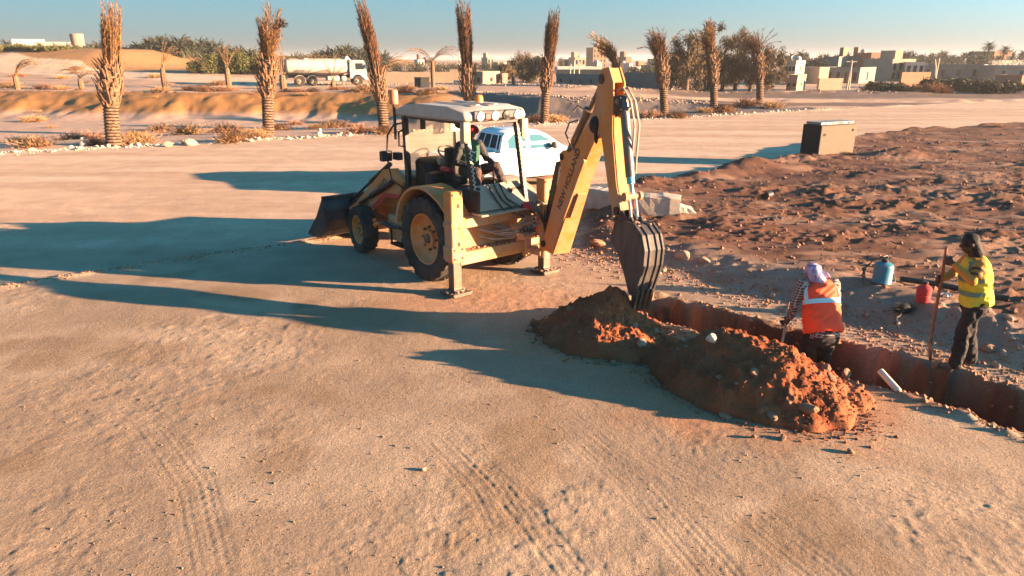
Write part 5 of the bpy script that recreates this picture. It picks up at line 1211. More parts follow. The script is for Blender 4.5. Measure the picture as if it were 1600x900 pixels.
roadside_palm('roadside_palm', 'slim tied palm standing between the digger cab and its boom', 2.11, 46.6, 7.0, (.55, 0, 0), .30, 2.1, 3.7, [(90, 3.3, (-.006, 0, 0), .38, .05, 0, .42)], 6, 'deadd', bulge=1.3)
o = roadside_palm('roadside_palm', 'palm behind the top of the boom with fronds swept to the left', 8.1, 52.6, 5.5, (-1.0, 0, 0), .26, 2.2, 3.4, [(40, 3.2, (-.20, 0, 0), .26, .25, .10, .5)], 7, 'dead', bulge=1.2)
o = roadside_palm('roadside_palm', 'ragged palm just right of the dipper with one frond bent to the right', 11.02, 51.4, 6.0, (-.95, 0, 0), .32, 2.1, 4.0, [(58, 2.15, (-.05, 0, 0), .34, .55, .06, .5)], 8, 'deadd', bulge=1.35)
loose_frond(o, (-.4, 0, 4.0), (.30, 0, 1), 2.5, (.12, 0, 0), .05, 81, 'dead'); loose_frond(o, (-.6, 0, 4.1), (-.7, 0, 1), 1.9, (-.1, 0, 0), .25, 82, 'deadd'); loose_frond(o, (-.4, 0, 4.0), (.8, .2, .8), 1.5, (.1, 0, 0), .35, 83, 'dead')
o = roadside_palm('roadside_palm', 'thin straw palm in front of the feathery trees', 15.99, 56.4, 6.7, (-1.1, 0, 0), .33, 2.1, 4.4, [(40, 2.3, (-.03, 0, 0), .30, .5, .0, .42)], 9, 'dead', bulge=1.3)
loose_frond(o, (-.7, 0, 4.5), (-.6, 0, 1), 1.9, (-.15, 0, 0), .1, 91, 'dead')
o = roadside_palm('roadside_palm', 'last palm at the right end of the row with an open feathery crown', 22.3, 64.3, 6.0, (-1.1, 0, 0), .35, 2.2, 4.1, [(34, 2.3, (-.07, 0, 0), .34, .8, .04, .5)], 10, 'deadd', bulge=1.2)
for k, (dx, b, dr_) in enumerate(((-.9, -.16, .22), (-.7, -.18, .3), (.55, .14, .02), (.35, .08, .0), (-.4, -.1, .1), (.8, .1, .16))): loose_frond(o, (-.7, 0, 4.3), (dx, .1*(-1)**k, 1), 2.4, (b, 0, 0), dr_, 100+k, 'deadd')

# ------------------------------------------------------------------ small drooping palms on the terrace
def small_palm(label, px, py, H, fr, seed, leafm='dead', r=.22, hgt=None):
    rnd = random.Random(seed); zz = .8
    for _ in range(8): x, y = gp(px, py, zz); zz = gz(x, min(y, 95))
    o = thing('small_palm', label, 'palm tree', (x, y, zz-.08), 0, 'small palms on the terrace')
    m = MB(); rg = []
    for i in range(13):
        t = i/12; rr = r*(1.1+.25*math.sin(t*3.0)-.25*t)*(1+.1*(i % 2)); rg.append([m.bm.verts.new((rr*math.cos(a*.7854), rr*math.sin(a*.7854), H*t)) for a in range(8)])
    m.skin(rg); m.build('trunk', M['bark'], o)
    for k, (dx, L, bend, dr_) in enumerate(fr):
        for j in range(3): loose_frond(o, (rnd.uniform(-.1, .1), rnd.uniform(-.1, .1), H-.05), (dx+rnd.uniform(-.1, .1), rnd.uniform(-.3, .3), 1), L*rnd.uniform(.85, 1.05), (bend, rnd.uniform(-.02, .02), 0), dr_, seed*50+k*3+j, leafm, 30, .45)
    return o
small_palm('small palm at far left arching over to the right', 28, 140, 1.5, [(.8, 3.6, .22, .16), (.5, 3.2, .28, .22), (.3, 3.0, .26, .18), (.6, 3.9, .2, .25)], 1)
small_palm('small dry palm hanging down behind the nearest tied palm', 128, 140, 1.2, [(-.6, 2.8, -.2, .35), (.6, 2.6, .22, .35), (.1, 2.8, .12, .4), (-.2, 2.7, -.15, .4), (.9, 2.4, .2, .3)], 2)
small_palm('thin palm bent right on the terrace, left of the green hedge', 258, 137, 2.2, [(.25, 3.1, .05, .0), (.35, 3.2, .09, .08), (.5, 3.2, .14, .14)], 3, r=.26)
small_palm('thin straw palm in front of the green hedge', 358, 137, 2.2, [(.1, 2.9, .03, .0), (.3, 3.0, .12, .08), (-.1, 2.6, -.06, .05)], 4, r=.26)
small_palm('thin palm just behind the split palm', 443, 139, 1.6, [(-.15, 4.6, -.02, 0), (.05, 4.2, .0, 0), (-.05, 3.8, -.06, .05)], 5, r=.3)
small_palm('dry palm in front of the water tanker', 521, 140, .9, [(.1, 3.4, .05, .02), (-.25, 2.6, -.08, .1), (.4, 3.4, .16, .2)], 6)
small_palm('drooping palm right of the leaning palm', 601, 138, 1.8, [(.7, 3.6, .14, .10), (.9, 3.2, .2, .2), (.4, 3.0, .1, .12)], 7)
small_palm('small palm with long arching fronds beside the dark box', 677, 137, 3.0, [(-.8, 3.8, -.2, .16), (.8, 3.8, .2, .18), (.5, 3.6, .2, .22), (.95, 3.2, .16, .26), (-.5, 3.0, -.2, .2)], 8, r=.2)

# ------------------------------------------------------------------ dry shrubs: three shapes, each bush its own object
def shrub_mesh(seed, n, m_):
    rnd = random.Random(seed); vs, fs = [], []
    for k in range(n):
        a = rnd.uniform(0, 6.28); e = rnd.uniform(.15, 1.45); p = Vector((rnd.gauss(0, .22), rnd.gauss(0, .18), 0)); d = Vector((math.cos(a)*math.cos(e), math.sin(a)*math.cos(e), math.sin(e)*.75)); L = rnd.uniform(.45, 1.0); w = Vector((-math.sin(a), math.cos(a), rnd.uniform(-.5, .5))).normalized()*.012
        q = p+d*L*.55; t = p+d*L+Vector((0, 0, -.06)); b = len(vs); vs += [p-w, p+w, q+w, q-w, t]; fs += [(b, b+1, b+2, b+3), (b+3, b+2, b+4)]
        for j in range(4):
            c = p.lerp(t, rnd.uniform(.45, 1)); d2 = (d+Vector((rnd.uniform(-1, 1), rnd.uniform(-1, 1), rnd.uniform(-.3, 1)))*.8).normalized()*rnd.uniform(.08, .22); w2 = d2.orthogonal().normalized()*.014; b = len(vs); vs += [c-w2, c+w2, c+d2]; fs.append((b, b+1, b+2))
    me = bpy.data.meshes.new('shrub'); me.from_pydata(vs, [], fs); me.materials.append(m_); return me
SHM = [shrub_mesh(1, 330, M['shrub']), shrub_mesh(2, 330, M['shrubr']), shrub_mesh(3, 300, M['shrub'])]
TUM = [shrub_mesh(11, 90, M['shrub']), shrub_mesh(12, 90, M['shrubr'])]
def shrub(px, py, size, label, k=0, group='dry shrubs along the road rim', zz=0, flat=.75, name='dry_shrub', me=None):
    for _ in range(5): x, y = gp(px, py, zz); zz = gz(x, y)
    o = put(bpy.data.objects.new(name, me or SHM[k % 3])); o.location = (x, y, zz-.05); o.scale = (size, size*.8, size*flat); o.rotation_euler = (0, 0, (px*37 % 628)/100)
    return tag(o, label, 'shrub', group)
for px, py, sz, lab, k in ((215, 224, 1.35, 'golden dry shrub at the foot of the nearest palm', 0), (150, 226, .95, 'low grey-brown shrub left of the nearest palm trunk', 1), (362, 221, 1.3, 'wide dry shrub left of the split palm', 0), (398, 216, 1.2, 'dry shrub against the split palm trunk', 2), (562, 208, 1.2, 'dry shrub left of the leaning palm', 1), (600, 208, 1.1, 'dry shrub at the foot of the leaning palm', 0),
      (838, 190, 1.1, 'rusty shrub left of the slim palm base', 1), (866, 190, 1.2, 'straw shrub right of the slim palm base', 0), (1018, 184, 1.25, 'rusty shrub just right of the dipper arm', 1), (1058, 184, 1.15, 'straw shrub right of the ragged palm base', 0), (1102, 176, 1.0, 'small shrub left of the thin straw palm', 2), (1132, 175, 1.5, 'broad shrub right of the thin straw palm', 0), (1165, 168, 1.7, 'broad straw shrub left of the last palm', 1), (1206, 170, 1.5, 'low shrub right of the last palm', 2)):
    shrub(px, py, sz, lab, k)
rnd = random.Random(77)
for i in range(96):
    px = rnd.uniform(0, 690); py = rnd.choice([rnd.uniform(140, 152), rnd.uniform(140, 150), rnd.uniform(150, 186)]); x = 0; zz = .7 if py < 152 else -.2
    x, y = gp(px, py, zz)
    if 220 < px < 240 or -(x+22.47)*.496+(y-30.64)*.868 < (16 if py > 153 else 3): continue
    shrub(px, py, rnd.uniform(.8, 1.9) if py < 153 else rnd.uniform(.45, .95), 'dry tuft growing on the sandy bank beyond the road', i, 'dry tufts on the sandy bank', zz, .62, 'dry_tuft', SHM[i % 3] if py < 153 else TUM[i % 2])
for px, py, sz, lab in ((1302, 392, .36, 'pale dry tuft on the raised dirt above the orange-vested worker'), (1072, 372, .22, 'pale dry tuft right of the digging bucket'), (1325, 242, .32, 'pale dry tuft at the foot of the steel cabinet'), (1265, 300, .25, 'pale dry tuft in the middle of the raised dirt'), (1180, 303, .3, 'pale dry tuft on the left of the raised dirt'), (1435, 205, .5, 'dry twiggy tuft on the far edge of the raised dirt'), (1560, 200, .6, 'dry tuft at the far right edge of the raised dirt')):
    shrub(px, py, sz, lab, 0, 'pale tufts on the raised dirt', .4, .7, 'dry_tuft', TUM[0])
for i, (px, py, sz) in enumerate(((1365, 143, 2.2), (1415, 143, 2.4), (1452, 147, 2.4), (1470, 146, 2.0))):
    shrub(px, py, sz, ('rusty bush left of the dark hedge beyond the far road', 'rusty bush in front of the far walls', 'low rusty bush at the dark hedge', 'second low rusty bush at the dark hedge')[i], 1, 'rusty bushes beyond the far road', 0, .7)
# ------------------------------------------------------------------ stones
def stone_mesh(seed, m_, sub=2, flat=.7):
    rnd = random.Random(seed); bm = bmesh.new(); bmesh.ops.create_icosphere(bm, subdivisions=sub, radius=1.0)
    cuts = [(Vector((rnd.gauss(0, 1), rnd.gauss(0, 1), rnd.gauss(0, 1))).normalized(), rnd.uniform(.45, .85)) for _ in range(9)]
    sx, sy_, sz = rnd.uniform(.8, 1.25), rnd.uniform(.65, 1.0), flat*rnd.uniform(.8, 1.15)
    for v in bm.verts:
        for n, d in cuts:
            k = v.co.dot(n)
            if k > d: v.co -= n*(k-d)*.92
        v.co += Vector((rnd.gauss(0, .018), rnd.gauss(0, .018), rnd.gauss(0, .018))); v.co = Vector((v.co.x*sx, v.co.y*sy_, v.co.z*sz))
    me = bpy.data.meshes.new('stone'); bm.to_mesh(me); bm.free(); me.materials.append(m_); return me
STP = [stone_mesh(i, M['stone']) for i in range(5)]; STW = [stone_mesh(10+i, M['stonew']) for i in range(4)]; STR = [stone_mesh(20+i, M['stoner']) for i in range(5)]
rs = random.Random(5)
def stone(x, y, z, r, me, label, group=None, sink=.3, name='stone'):
    o = put(bpy.data.objects.new(name, me)); o.scale = (r, r, r); o.rotation_euler = (rs.uniform(-.4, .4), rs.uniform(-.4, .4), rs.uniform(0, 6.28)); o.location = (x, y, z+r*(.62-sink)); return tag(o, label, 'stone', group)
def stp(px, py, r, me, label, z0=.2, on=None, **kw):
    z = z0
    for _ in range(8): x, y = gp(px, py, z); z = (on or gz)(x, y)
    return stone(x, y, z, r, me, label, **kw)
stp(1066, 410, .17, STP[0], 'grey flat-topped boulder right of the digging bucket', .3); stp(1100, 418, .12, STP[1], 'smaller pale boulder right of the flat-topped one', .3); stp(1040, 404, .09, STP[3], 'small stone at the left of the flat-topped boulder', .3)
stp(935, 384, .2, STR[2], 'sandy boulder left of the digging bucket', .2)
stp(1543, 548, .13, STR[0], 'pale brown boulder on the bank right of the standing worker', .15); stp(1566, 556, .07, STP[1], 'small stone right of the pale brown boulder', .15); stp(1576, 500, .07, STP[4], 'stone at the right edge of the bank', .2)
stp(1108, 553, .10, STW[0], 'white rock lying on top of the larger dirt heap', .9, on=top, sink=.2)
stp(1020, 520, .10, STR[1], 'brown clod between the two dirt heaps', .2, on=top); stp(1000, 560, .09, STP[2], 'pale clod at the foot between the two heaps', .1, on=top)
stp(1258, 663, .13, STR[2], 'big earthy clod at the near foot of the larger heap', .2, on=top, sink=.25); stp(1320, 590, .11, STR[3], 'dark clod on the far end of the larger heap', .3, on=top, sink=.1)
stp(1290, 578, .08, STR[4], 'clod beside the dark clod at the far end of the heap', .3, on=top)
stp(1177, 684, .05, STR[0], 'small clod casting a shadow below the larger heap, left of the pair', .0); stp(1222, 686, .05, STR[2], 'small clod casting a shadow below the larger heap, right of the pair', .0); stp(1330, 708, .055, STR[1], 'lone clod below the right end of the larger heap', .0)
stp(828, 517, .10, STR[3], 'brown clod left of the first heap', .0); stp(662, 735, .035, STP[0], 'lone pebble in the middle of the foreground', .0)
# stony rim of the road: the largest as individuals
n = 0
for i in range(470):
    t = rs.uniform(-32, 50); s = rs.gauss(.35, .28); x = -22.47+.0+(.868*t)-(-.496)*0 ; x, y = -22.47+.868*(t+4.3)-.496*s, 30.64+.496*(t+4.3)+.868*s
    if abs(math.atan2(x, y)) > .70: continue
    r = rs.choice([.07, .09, .11, .13, .17]) * (1.0 if t < 40 else .9); n += 1
    if n > 170: break
    stone(x, y, gz(x, y), r, rs.choice(STW+STP[:2]), 'pale stone in the stony rim along the far side of the road', 'stones of the road rim', .25)
stp(298, 227, .33, STP[1], 'largest pale rock on the road rim, between first and second palm', .05); stp(262, 229, .24, STP[2], 'second large pale rock on the road rim at the left', .05)
# stones on the shoulder between trench and raised dirt, and on the heaps
for i in range(75):
    k = rs.random()*(len(PLATEAU)-1-8)+3; j = int(k); f = k-j; x = PLATEAU[j][0]*(1-f)+PLATEAU[j+1][0]*f+rs.gauss(-.1, .45); y = PLATEAU[j][1]*(1-f)+PLATEAU[j+1][1]*f+rs.gauss(-.1, .45)
    if not (7 < y < 16): continue
    stone(x, y, gz(x, y), rs.choice([.035, .04, .05, .06, .08]), rs.choice(STP+STR+STR), 'stone on the gravelly shoulder between trench and raised dirt', 'shoulder stones', .25)
for i in range(75):
    a = rs.uniform(0, 6.28); q = rs.uniform(.5, 1.15); cx, cy = rs.choice([(1.45, 9.80), (3.02, 8.02), (3.02, 8.02)]); L, W = (1.05, .97) if cx < 2 else (1.4, .9)
    u, v = q*L*math.cos(a), q*W*math.sin(a); x, y = cx+u*math.cos(TA)-v*math.sin(TA), cy+u*math.sin(TA)+v*math.cos(TA)
    stone(x, y, top(x, y), rs.choice([.025, .03, .04, .05, .07]), rs.choice(STR), 'earthy clod on the dirt heaps by the trench', 'clods of the dirt heaps', .25)
# what nobody could count: gravel and crumbs, one object each
def gravel(name, pts, m_, seed, label):
    rnd = random.Random(seed); vs, fs = [], []
    base = [(0, 0, 1), (1, 0, 0), (0, 1, 0), (-1, 0, 0), (0, -1, 0), (0, 0, -.6)]; tri = [(0, 1, 2), (0, 2, 3), (0, 3, 4), (0, 4, 1), (5, 2, 1), (5, 3, 2), (5, 4, 3), (5, 1, 4)]
    for x, y, z, r in pts:
        b = len(vs); a = rnd.uniform(0, 6.28); ca, sa = math.cos(a), math.sin(a); e = rnd.uniform(.6, 1.3)
        for u, v, w in base:
            u *= e*rnd.uniform(.75, 1.2); v *= rnd.uniform(.75, 1.2); vs.append((x+(u*ca-v*sa)*r, y+(u*sa+v*ca)*r, z+w*r*.75+r*.12))
        fs += [(b+i, b+j, b+k) for i, j, k in tri]
    o = kind(raw(name, vs, fs, m_), 'stuff'); o['label'] = label; return o
def zs(P): P = np.array(P); return height(P[:, 0], P[:, 1])
rg_ = np.random.default_rng(3)
P = []
while len(P) < 4200:
    r = 4.6+abs(rg_.normal(0, 6)); a = rg_.uniform(-.68, .68); x, y = r*math.sin(a), r*math.cos(a)
    if fbm(np.array([x/1.6]), np.array([y/1.6]), 31, 3)[0] + rg_.uniform(-.3, .5) > .05 and r < 30: P.append((x, y))
Z = zs(P); gravel('pebbles', [(p[0], p[1], z, float(rg_.choice([.004, .005, .007, .009, .012, .017], p=[.3, .3, .2, .13, .05, .02]))) for p, z in zip(P, Z)], M['stoner'], 1, 'small pebbles strewn over the worn ground')
P = []
for i in range(4200):
    k = rg_.random()*10.5+2; j = int(k); f = k-j; w = abs(rg_.normal(0, .5)); x = PLATEAU[j][0]*(1-f)+PLATEAU[j+1][0]*f+rg_.normal(0, .42)-.2; y = PLATEAU[j][1]*(1-f)+PLATEAU[j+1][1]*f+rg_.normal(0, .42)-.2; P.append((x, y))
Z = zs(P); gravel('shoulder_gravel', [(p[0], p[1], z, float(rg_.choice([.012, .018, .026, .036]))) for p, z in zip(P, Z)], M['stoner'], 2, 'gravel on the shoulder beside the trench')
P = []
for cx, cy, L, W, nn in ((1.45, 9.80, 1.10, 1.02, 2300), (3.02, 8.02, 1.46, .95, 3400)):
    for i in range(nn):
        a = rg_.uniform(0, 6.28); q = rg_.uniform(0, 1)**.5*.95+abs(rg_.normal(0, .12)); u, v = q*L*math.cos(a), q*W*math.sin(a); P.append((cx+u*math.cos(TA)-v*math.sin(TA), cy+u*math.sin(TA)+v*math.cos(TA)))
Zg = zs(P); gravel('soil_crumbs', [(p[0], p[1], max(z, HZ1(*p), HZ2(*p)), float(rg_.choice([.008, .012, .017, .025, .036], p=[.35, .3, .2, .11, .04]))) for p, z in zip(P, Zg)], soil('crumb_earth', False, (.26, .09, .042)), 3, 'crumbs of soil on the dirt heaps')
P = []
for i in range(7000):
    x, y = rg_.uniform(2.0, 26), 9+27*rg_.random()**1.6; d_, a_, s_ = seg_dist(np.array([x]), np.array([y]), PLATEAU)
    if s_[0] < 0 and d_[0] > .5: P.append((x, y))
Z = zs(P); gravel('dirt_clods', [(p[0], p[1], z, float(rg_.choice([.02, .03, .045, .07], p=[.35, .35, .2, .1]))) for p, z in zip(P, Z)], M['clod'], 4, 'clods scattered over the raised dirt')
P = []
for i in range(2600):
    t = rg_.uniform(-30, 56); s = rg_.normal(.35, .35); P.append((-22.47+.868*(t+4.3)-.496*s, 30.64+.496*(t+4.3)+.868*s))
Z = zs(P); gravel('rim_gravel', [(p[0], p[1], z, float(rg_.choice([.03, .045, .06]))) for p, z in zip(P, Z)], M['stonew'], 5, 'small pale stones of the road rim')
P = []
for i in range(700):
    k = rg_.random()*3.98; j = int(k); f = k-j; P.append((WINDROW[j][0]*(1-f)+WINDROW[j+1][0]*f+rg_.normal(0, .09), WINDROW[j][1]*(1-f)+WINDROW[j+1][1]*f+rg_.normal(0, .09)))
Z = zs(P); gravel('windrow_gravel', [(p[0], p[1], z, float(rg_.choice([.014, .02, .03]))) for p, z in zip(P, Z)], M['stoner'], 6, 'thin line of grader gravel on the left')
P = []
for i in range(900):
    k = rg_.random()*(len(TRENCH)-1.01); j = int(k); f = k-j; sd_ = rg_.choice([-1, 1])*rg_.normal(.60, .10); dx, dy = TRENCH[j+1][0]-TRENCH[j][0], TRENCH[j+1][1]-TRENCH[j][1]; q = math.hypot(dx, dy); P.append((TRENCH[j][0]*(1-f)+TRENCH[j+1][0]*f-dy/q*sd_, TRENCH[j][1]*(1-f)+TRENCH[j+1][1]*f+dx/q*sd_))
Z = zs(P); gravel('trench_crumbs', [(p[0], p[1], z, float(rg_.choice([.015, .022, .032, .05], p=[.35, .35, .2, .1]))) for p, z in zip(P, Z)], M['stoner'], 7, 'crumbled clods along the trench lips')
# ------------------------------------------------------------------ water tanker on the terrace
tx, ty = at(512, 138, 88).x, 88.0
tz = gz(tx, ty)
tk = thing('water_tanker', 'white water tanker lorry with pale blue cab driving on the far terrace', 'tanker truck', (tx, ty, tz), R(20), scale=1.08)
m = MB(); rg = []
for i, (x, k) in enumerate(((-4.35, .90), (-4.25, .98), (-4.1, 1), (2.0, 1), (2.15, .97), (2.22, .85))):
    rg.append([m.bm.verts.new((x, 1.18*k*math.copysign(abs(math.cos(a))**.8, math.cos(a)), 2.05+.78*k*math.copysign(abs(math.sin(a))**.8, math.sin(a)))) for a in [2*math.pi*j/28 for j in range(28)]])
m.skin(rg); tankb = m.build('tank', M['whitew'], tk, 50)
m = MB(); m.lathe([(.28, 0), (.28, .16), (.001, .17)], o=(-2.2, 0, 2.8), n=16, cap=False); m.box((-1.0, .2, 2.86), (5.6, .05, .05)); m.build('hatch', M['whitew'], tankb, 40)
for x in (-3.0, -1.2, .8):
    m = MB(); m.tube([(x, 1.19*math.cos(a), 2.05+.79*math.sin(a)) for a in [math.pi*j/16 for j in range(17)]], .03, 6); m.build('tank_hoop', M['whitew'], tankb, 60)
m = MB(); m.box((0, 0, 1.02), (8.6, .9, .28)); m.box((-1.3, 0, 1.25), (6.2, 1.3, .16)); m.build('frame_rails', M['boxd'], tk)
for x in (-3.0, -1.65, 3.3):
    for s in (-1, 1):
        m = MB(); m.lathe([(.26, -.15), (.48, -.16), (.54, -.1), (.54, .1), (.48, .16), (.26, .15)], o=(x, s*1.05, .54), ax=(0, 1, 0), n=24, cap=False); w = m.build('tyre', M['tyre'], tk, 40)
        m = MB(); m.lathe([(.27, .10*s), (.22, .02*s), (.12, .05*s), (.10, .16*s), (.001, .17*s)], o=(x, s*1.05, .54), ax=(0, 1, 0), n=18, cap=False); m.build('rim', M['creamd'], w, 40)
for s in (-1, 1):
    for x in (-3.0, -1.65):
        m = MB(); pts = [(x+.62*math.cos(a), .56+.62*math.sin(a)) for a in [R(15+150*j/8) for j in range(9)]]
        for p, q in zip(pts[:-1], pts[1:]): m.prism([p, q, (q[0], q[1]-.05), (p[0], p[1]-.05)], P3, *sorted((.86*s, 1.24*s)))
        m.build('mudguard', M['whitew'], tk)
    m = MB(); m.box((.6, 1.02*s, .82), (1.3, .44, .50), bev=.06); m.box((1.75, 1.05*s, .80), (.5, .4, .55), bev=.12, seg=2); m.build('side_locker', M['whitew'], tk, 40)
m = MB(); m.prism([(2.42, .8), (2.75, .8)] + arch(3.3, .60, .64, 165, 15, 8) + [(4.1, .55), (4.32, .60), (4.34, 1.5), (4.22, 2.45), (4.0, 2.75), (2.5, 2.78)], P3, -1.16, 1.16, bev=.05); cb = m.build('cab', M['bluec'], tk, 40)
m = MB(); m.prism([(2.45, 1.45), (4.0, 1.45), (3.98, 2.7), (2.52, 2.74)], P3, -1.17, 1.17); m.build('cab_panel', M['whitew'], cb)
for s in (-1, 1):
    m = MB(); m.prism([(3.1, 1.75), (4.0, 1.75), (3.92, 2.42), (3.1, 2.42)], P3, *sorted((1.172*s, 1.19*s))); m.build('side_window', M['wind'], cb)
    m = MB(); m.box((4.35, 1.3*s, 2.1), (.08, .22, .42), bev=.03); m.tube([(4.25, 1.15*s, 2.3), (4.35, 1.3*s, 2.3)], .02, 6); m.build('door_mirror', M['black'], cb, 40)
m = MB(); m.prism([(4.36, 1.55), (4.38, 1.56), (4.27, 2.42), (4.25, 2.41)], P3, -1.0, 1.0); m.build('windscreen', M['cwin'], cb)
m = MB(); m.box((4.36, 0, .72), (.18, 2.3, .34), bev=.05); m.build('bumper', M['bluec'], cb, 40)
m = MB(); m.box((-4.5, 0, 1.0), (.4, 2.0, .5), bev=.04); m.box((-4.6, .6, 1.5), (.08, .06, 1.3)); m.box((-4.6, .2, 1.5), (.08, .06, 1.3)); m.build('pump_box', M['boxd'], tk)
# dark steel box further along the terrace
bp = at(660, 144, 84); o = thing('dark_box', 'dark box standing at the edge of the terrace, left of the arching palm', 'box', (bp.x, bp.y, gz(bp.x, bp.y)-.05), R(25))
m = MB(); m.box((0, 0, .55), (1.6, .8, 1.1), bev=.05); m.build('box_body', M['boxd'], o); m = MB(); m.box((0, 0, 1.13), (1.7, .88, .07), bev=.02); m.build('box_lid', M['dun'], o)

# ------------------------------------------------------------------ date palms of the far groves
def datepalm(seed, leaf, H=8.0):
    rnd = random.Random(seed); m = MB(); m.tube([(0, 0, 0), (.1, .05, H*.4), (.0, .1, H*.8)], [.32, .24, .22], 7); tr = m.mesh('trunk', M['bark2'])
    vs, fs = [], []; c = Vector((0, .1, H*.8))
    for k in range(64):
        a = k*2.4+rnd.uniform(-.3, .3); e = rnd.uniform(-.35, 1.35); d = Vector((math.cos(a)*math.cos(e), math.sin(a)*math.cos(e), math.sin(e))); L = rnd.uniform(2.1, 3.1); p = c.copy(); st = L/6; prev = None
        for j in range(7):
            w = .20*math.sin(math.pi*(.12+.8*j/6)); sd_ = d.cross(Vector((0, 0, 1))); sd_ = (sd_ if sd_.length > .05 else Vector((1, 0, 0))).normalized(); dn = Vector((0, 0, -.35*w))
            b = len(vs); vs += [p+sd_*w+dn, p, p-sd_*w+dn]
            if prev is not None:
                if rnd.random() > .12: fs.append((prev, prev+1, b+1)); fs.append((prev, b+1, b)) if rnd.random() > .45 else None
                if rnd.random() > .12: fs.append((prev+1, prev+2, b+1)); fs.append((prev+2, b+2, b+1)) if rnd.random() > .45 else None
            prev = b; p = p+d*st; d = (d+Vector((0, 0, -.27-.1*max(0, -e)))).normalized()
    cr = bpy.data.meshes.new('crown'); cr.from_pydata(vs, [], fs); cr.materials.append(leaf); return tr, cr
DP = [datepalm(1, M['date']), datepalm(2, M['date']), datepalm(3, M['dateb']), datepalm(4, M['date'])]
def put_palm(px, ytop, d, k, label, group, s=None):
    p = at(px, ytop, d); s = s or rnd.uniform(.8, 1.1); o = thing('date_palm', label, 'palm tree', (p.x, p.y, p.z-8.3*s), rnd.uniform(0, 6.28), group, s)
    tr, cr = DP[k]; put(bpy.data.objects.new('trunk', tr), o); put(bpy.data.objects.new('crown', cr), o)
rnd = random.Random(21)
prof = [(120, 72), (160, 68), (195, 72), (225, 62), (262, 54), (300, 56), (330, 60), (355, 66), (395, 72), (440, 84), (470, 80), (505, 76), (545, 67), (580, 72), (606, 82)]
def ytop(px):
    for (a, ya), (b, yb) in zip(prof[:-1], prof[1:]):
        if a <= px <= b: return ya+(yb-ya)*(px-a)/(b-a)
    return 90
for i in range(150):
    px = rnd.uniform(190, 606); d = rnd.uniform(142, 190); row = rnd.random()
    put_palm(px, ytop(px)+(rnd.uniform(0, 7) if row > .45 else rnd.uniform(8, 24)), d, rnd.choice([0, 1, 1, 2, 3]), 'dark date palm in the grove behind the sand hill', 'date palms of the left grove', rnd.uniform(1.0, 1.35))
for i in range(46):
    px = rnd.uniform(140, 265); put_palm(px, ytop(px)+rnd.uniform(-1, 8), rnd.uniform(150, 180), rnd.choice([0, 1, 2, 3]), 'dark date palm in the grove behind the sand hill', 'date palms of the left grove', rnd.uniform(1.0, 1.3))
for i, (px, y, d) in enumerate(((8, 60, 190), (26, 66, 200), (62, 66, 210), (84, 68, 220), (102, 66, 200), (140, 66, 185), (150, 64, 180), (133, 70, 190))): put_palm(px, y, d, i % 4, 'date palm on the far left skyline', 'date palms of the left skyline', .85)
for i in range(105):
    px = rnd.uniform(1215, 1640); d = rnd.uniform(190, 260); yb = 82 if px < 1400 else 78 if px < 1500 else 75
    put_palm(px, yb+rnd.uniform(0, 14), d, rnd.choice([0, 1, 3, 3]), 'dark date palm in the tree line behind the right-hand houses', 'date palms behind the houses', rnd.uniform(.7, .95))
for px, y, d, lab in ((1252, 78, 170, 'tall date palm above the cream house on the right'), (1548, 64, 190, 'tallest date palm on the right skyline'), (1238, 82, 180, 'date palm left of the tall one above the cream house'), (1572, 70, 190, 'date palm right of the tallest on the right skyline'), (664, 88, 260, 'left of two small palms on the middle skyline'), (674, 88, 260, 'right of two small palms on the middle skyline')): put_palm(px, y, d, 3, lab, None, .8)

# ------------------------------------------------------------------ leafy trees, hedges and bushes
def leafmass(name, blobs, n, size, m_, parent, seed, elong=1.0, hollow=.35):
    """many small leaf-sized faces spread through several overlapping clumps"""
    r = np.random.default_rng(seed); B_ = np.array(blobs, float); wts = B_[:, 3]*B_[:, 4]*B_[:, 5]; wts = wts**.75; wts /= wts.sum(); pick = r.choice(len(B_), n, p=wts)
    v = r.normal(size=(n, 3)); v /= np.linalg.norm(v, axis=1)[:, None]; rad = (hollow+(1-hollow)*r.random(n))[:, None]
    c = B_[pick, :3]+v*rad*B_[pick, 3:6]; c += r.normal(size=(n, 3))*size*.8
    a = r.normal(size=(n, 3)); a[:, 2] += elong-1; a /= np.linalg.norm(a, axis=1)[:, None]; b = np.cross(a, r.normal(size=(n, 3))); b /= np.linalg.norm(b, axis=1)[:, None]
    L = size*(.6+.8*r.random(n))[:, None]; w = L*.42/elong
    V4 = np.stack([c-a*L*elong, c+b*w, c+a*L*elong, c-b*w], 1).reshape(-1, 3); F = np.arange(n*4).reshape(-1, 4)
    me = bpy.data.meshes.new(name); me.vertices.add(n*4); me.vertices.foreach_set('co', V4.ravel()); me.loops.add(n*4); me.loops.foreach_set('vertex_index', F.ravel().astype(np.int32)); me.polygons.add(n); me.polygons.foreach_set('loop_start', (np.arange(n)*4).astype(np.int32)); me.update(calc_edges=True); me.materials.append(m_)
    return put(bpy.data.objects.new(name, me), parent)
def clumpy(rnd, c, R3, n, r0, r1):
    out = []
    for _ in range(n):
        v = Vector((rnd.gauss(0, 1), rnd.gauss(0, 1), rnd.gauss(0, 1))).normalized()*rnd.uniform(.45, 1); q = rnd.uniform(r0, r1); out.append((c[0]+v.x*R3[0], c[1]+v.y*R3[1], c[2]+v.z*R3[2], q, q, q*rnd.uniform(.7, 1.2)))
    return out
